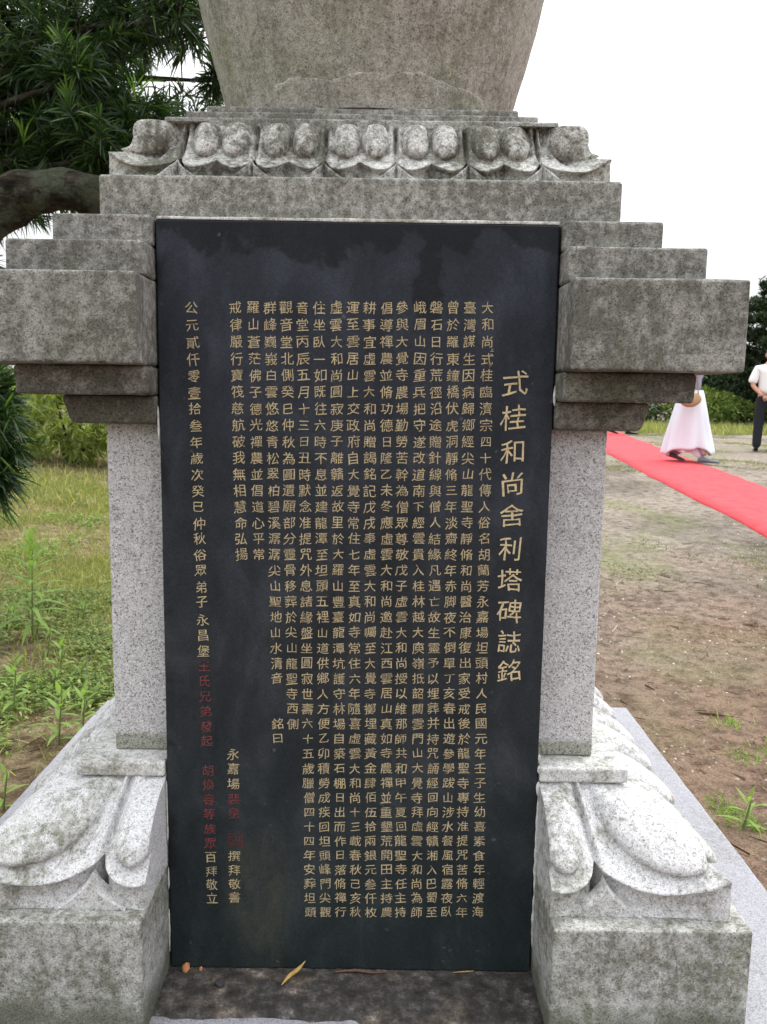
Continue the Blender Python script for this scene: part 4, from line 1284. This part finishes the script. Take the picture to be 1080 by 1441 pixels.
# local -Y is the walking direction
bp = [(0, 0, .92), (0, 0, 1.1), (0, 0, 1.3), (0, 0, 1.42), (0, -.01, 1.50), (0, -.02, 1.55),
      (-.18, 0, 1.37), (-.22, .05, 1.12), (-.09, -.10, 1.24), (.18, 0, 1.37), (.22, .05, 1.12), (.09, -.10, 1.24),
      (-.08, 0, .88), (-.09, -.14, .50), (-.09, -.24, .10), (.08, 0, .88), (.09, .02, .48), (.09, .20, .14)]
skin('body', bp, body_e, body_r, M['skin'], mk)
head(mk, 1.615, -.03, M['hair'], hair=True, face=-1)
skin('jacket', [(0, 0, .92), (0, 0, 1.1), (0, 0, 1.3), (0, 0, 1.43), (0, -.01, 1.48), (-.18, 0, 1.385), (-.23, .05, 1.12), (-.10, -.09, 1.235), (.18, 0, 1.385), (.23, .05, 1.12), (.10, -.09, 1.235)],
     [(0, 1), (1, 2), (2, 3), (3, 4), (3, 5), (5, 6), (6, 7), (3, 8), (8, 9), (9, 10)], [(.17, .14), (.165, .13), (.175, .13), (.12, .095), (.065, .06), .075, .07, .085, .075, .07, .085], M['grey_c'], mk)
hand(mk, (-.09, -.10, 1.24), (.75, -.3, .5), (0, 1, 0), M['skin'], 1)
hand(mk, (.09, -.10, 1.24), (-.75, -.3, .5), (0, 1, 0), M['skin'], -1)
def skirt(zt, zb, rt, rb, mat, name, fold, seed, thick=.006, lean=.0):
    V, F = [], []
    n, m = 72, 26
    for inner in (0, 1):
        for j in range(m + 1):
            f = j / m
            z = zt + (zb - zt) * f
            for k in range(n):
                a = 2 * math.pi * k / n
                r_x = rt[0] + (rb[0] - rt[0]) * f ** .9; r_y = rt[1] + (rb[1] - rt[1]) * f ** .8
                fo = fold * f * (math.sin(a * 7 + seed + 2.0 * f) * .55 + math.sin(a * 11 + seed * 2) * .3 + .4 * nz(math.cos(a), math.sin(a), f + seed, 2))
                q = 1 + fo - inner * thick * 6
                hem = .05 * math.sin(a * 2 + seed) * f ** 3 + .02 * math.sin(a * 5 + seed) * f ** 4
                V.append((r_x * q * math.cos(a), r_y * q * math.sin(a) + lean * f, z + hem))
    o_ = (m + 1) * n
    for j in range(m):
        for k in range(n):
            a, b = j * n + k, j * n + (k + 1) % n
            F.append((a, a + n, b + n, b)); F.append((o_ + a, o_ + b, o_ + b + n, o_ + a + n))
    for k in range(n):
        a, b = m * n + k, m * n + (k + 1) % n
        F.append((a, o_ + a, o_ + b, b))
    return mesh(name, V, F, mat, mk, smooth=True, world=False)
skirt(1.0, .15, (.185, .15), (.235, .33), M['lilac'], 'robe_skirt', .19, 1.0, lean=.0)
skirt(.5, .11, (.16, .18), (.19, .26), M['pink'], 'under_skirt', .10, 2.3, lean=.03)
skin('stocking', [(-.09, -.10, .35), (-.09, -.24, .09)], [(0, 1)], [.05, .042], M['grey_c'], mk, 1)
skin('stocking', [(.09, .03, .35), (.09, .18, .11)], [(0, 1)], [.05, .042], M['grey_c'], mk, 1)
shoe(mk, -.09, -.27, 0, .1, M['greyshoe'], s=1.05); shoe(mk, .09, .20, .03, -.1, M['greyshoe'], R(14), s=1.0)
bagd = thing('cloth_bag', (4.20, 10.15, terr(4.4, 10.4) + .80), 'tan cloth bag hanging at the side of the robed walker', 'bag', rz=R(10))
V, F = [], []
for j in range(9):
    f = j / 8; z = .0 + .17 * f
    for k in range(20):
        a = 2 * math.pi * k / 20
        wd = .17 * (math.sin(math.pi * (f * .8 + .1)) ** .5); dp = .05 * (1 - .6 * f) * math.sin(math.pi * (f * .8 + .1))
        V.append((wd * math.cos(a), (dp + .01) * math.sin(a), z + .012 * math.cos(2 * a)))
for j in range(8):
    for k in range(20): F.append((j * 20 + k, j * 20 + (k + 1) % 20, (j + 1) * 20 + (k + 1) % 20, (j + 1) * 20 + k))
F.append(tuple(range(19, -1, -1))); F.append(tuple(160 + k for k in range(20)))
mesh('pouch', V, F, M['tan'], bagd, smooth=True, world=False)
v_, f_ = tube(smooth_path([(-.13, 0, .15), (-.10, .02, .4), (0, .06, .60), (.09, .02, .4), (.12, 0, .15)], [.008] * 5, 5)[0], [.008] * 21, 6)
mesh('strap', v_, f_, M['tan'], bagd, smooth=True, world=False)

# a third walker far down the carpet, mostly behind the pagoda
gx, gy = 5.75, 19.2
tw_ = thing('person', (gx, gy, terr(gx, gy) + .02), 'walker in black trousers and shoes far down the red carpet, mostly behind the pagoda', 'person', rz=R(70))
skin('body', bp, body_e, body_r, M['skin'], tw_)
head(tw_, 1.615, -.03, M['hair'], face=-1)
skin('jacket', [(0, 0, .92), (0, 0, 1.1), (0, 0, 1.3), (0, 0, 1.43), (0, -.01, 1.48), (-.18, 0, 1.385), (-.23, .05, 1.12), (-.10, -.09, 1.235), (.18, 0, 1.385), (.23, .05, 1.12), (.10, -.09, 1.235)],
     [(0, 1), (1, 2), (2, 3), (3, 4), (3, 5), (5, 6), (6, 7), (3, 8), (8, 9), (9, 10)], [(.17, .14), (.165, .13), (.175, .13), (.12, .095), (.065, .06), .075, .07, .06, .075, .07, .06], M['grey_c'], tw_)
skin('trousers', [(0, 0, .98), (0, 0, .90), (-.09, 0, .82), (-.10, -.14, .46), (-.09, -.24, .07), (.09, 0, .82), (.10, .02, .44), (.09, .20, .12)], [(0, 1), (1, 2), (2, 3), (3, 4), (1, 5), (5, 6), (6, 7)], [(.172, .13), (.175, .135), .11, .10, .11, .11, .10, .11], M['black_c'], tw_)
hand(tw_, (-.09, -.10, 1.24), (.75, -.3, .5), (0, 1, 0), M['skin'], 1)
hand(tw_, (.09, -.10, 1.24), (-.75, -.3, .5), (0, 1, 0), M['skin'], -1)
shoe(tw_, -.09, -.27, 0, .1, M['shoe'], s=1.1); shoe(tw_, .09, .20, .03, -.1, M['shoe'], R(14), s=1.1)
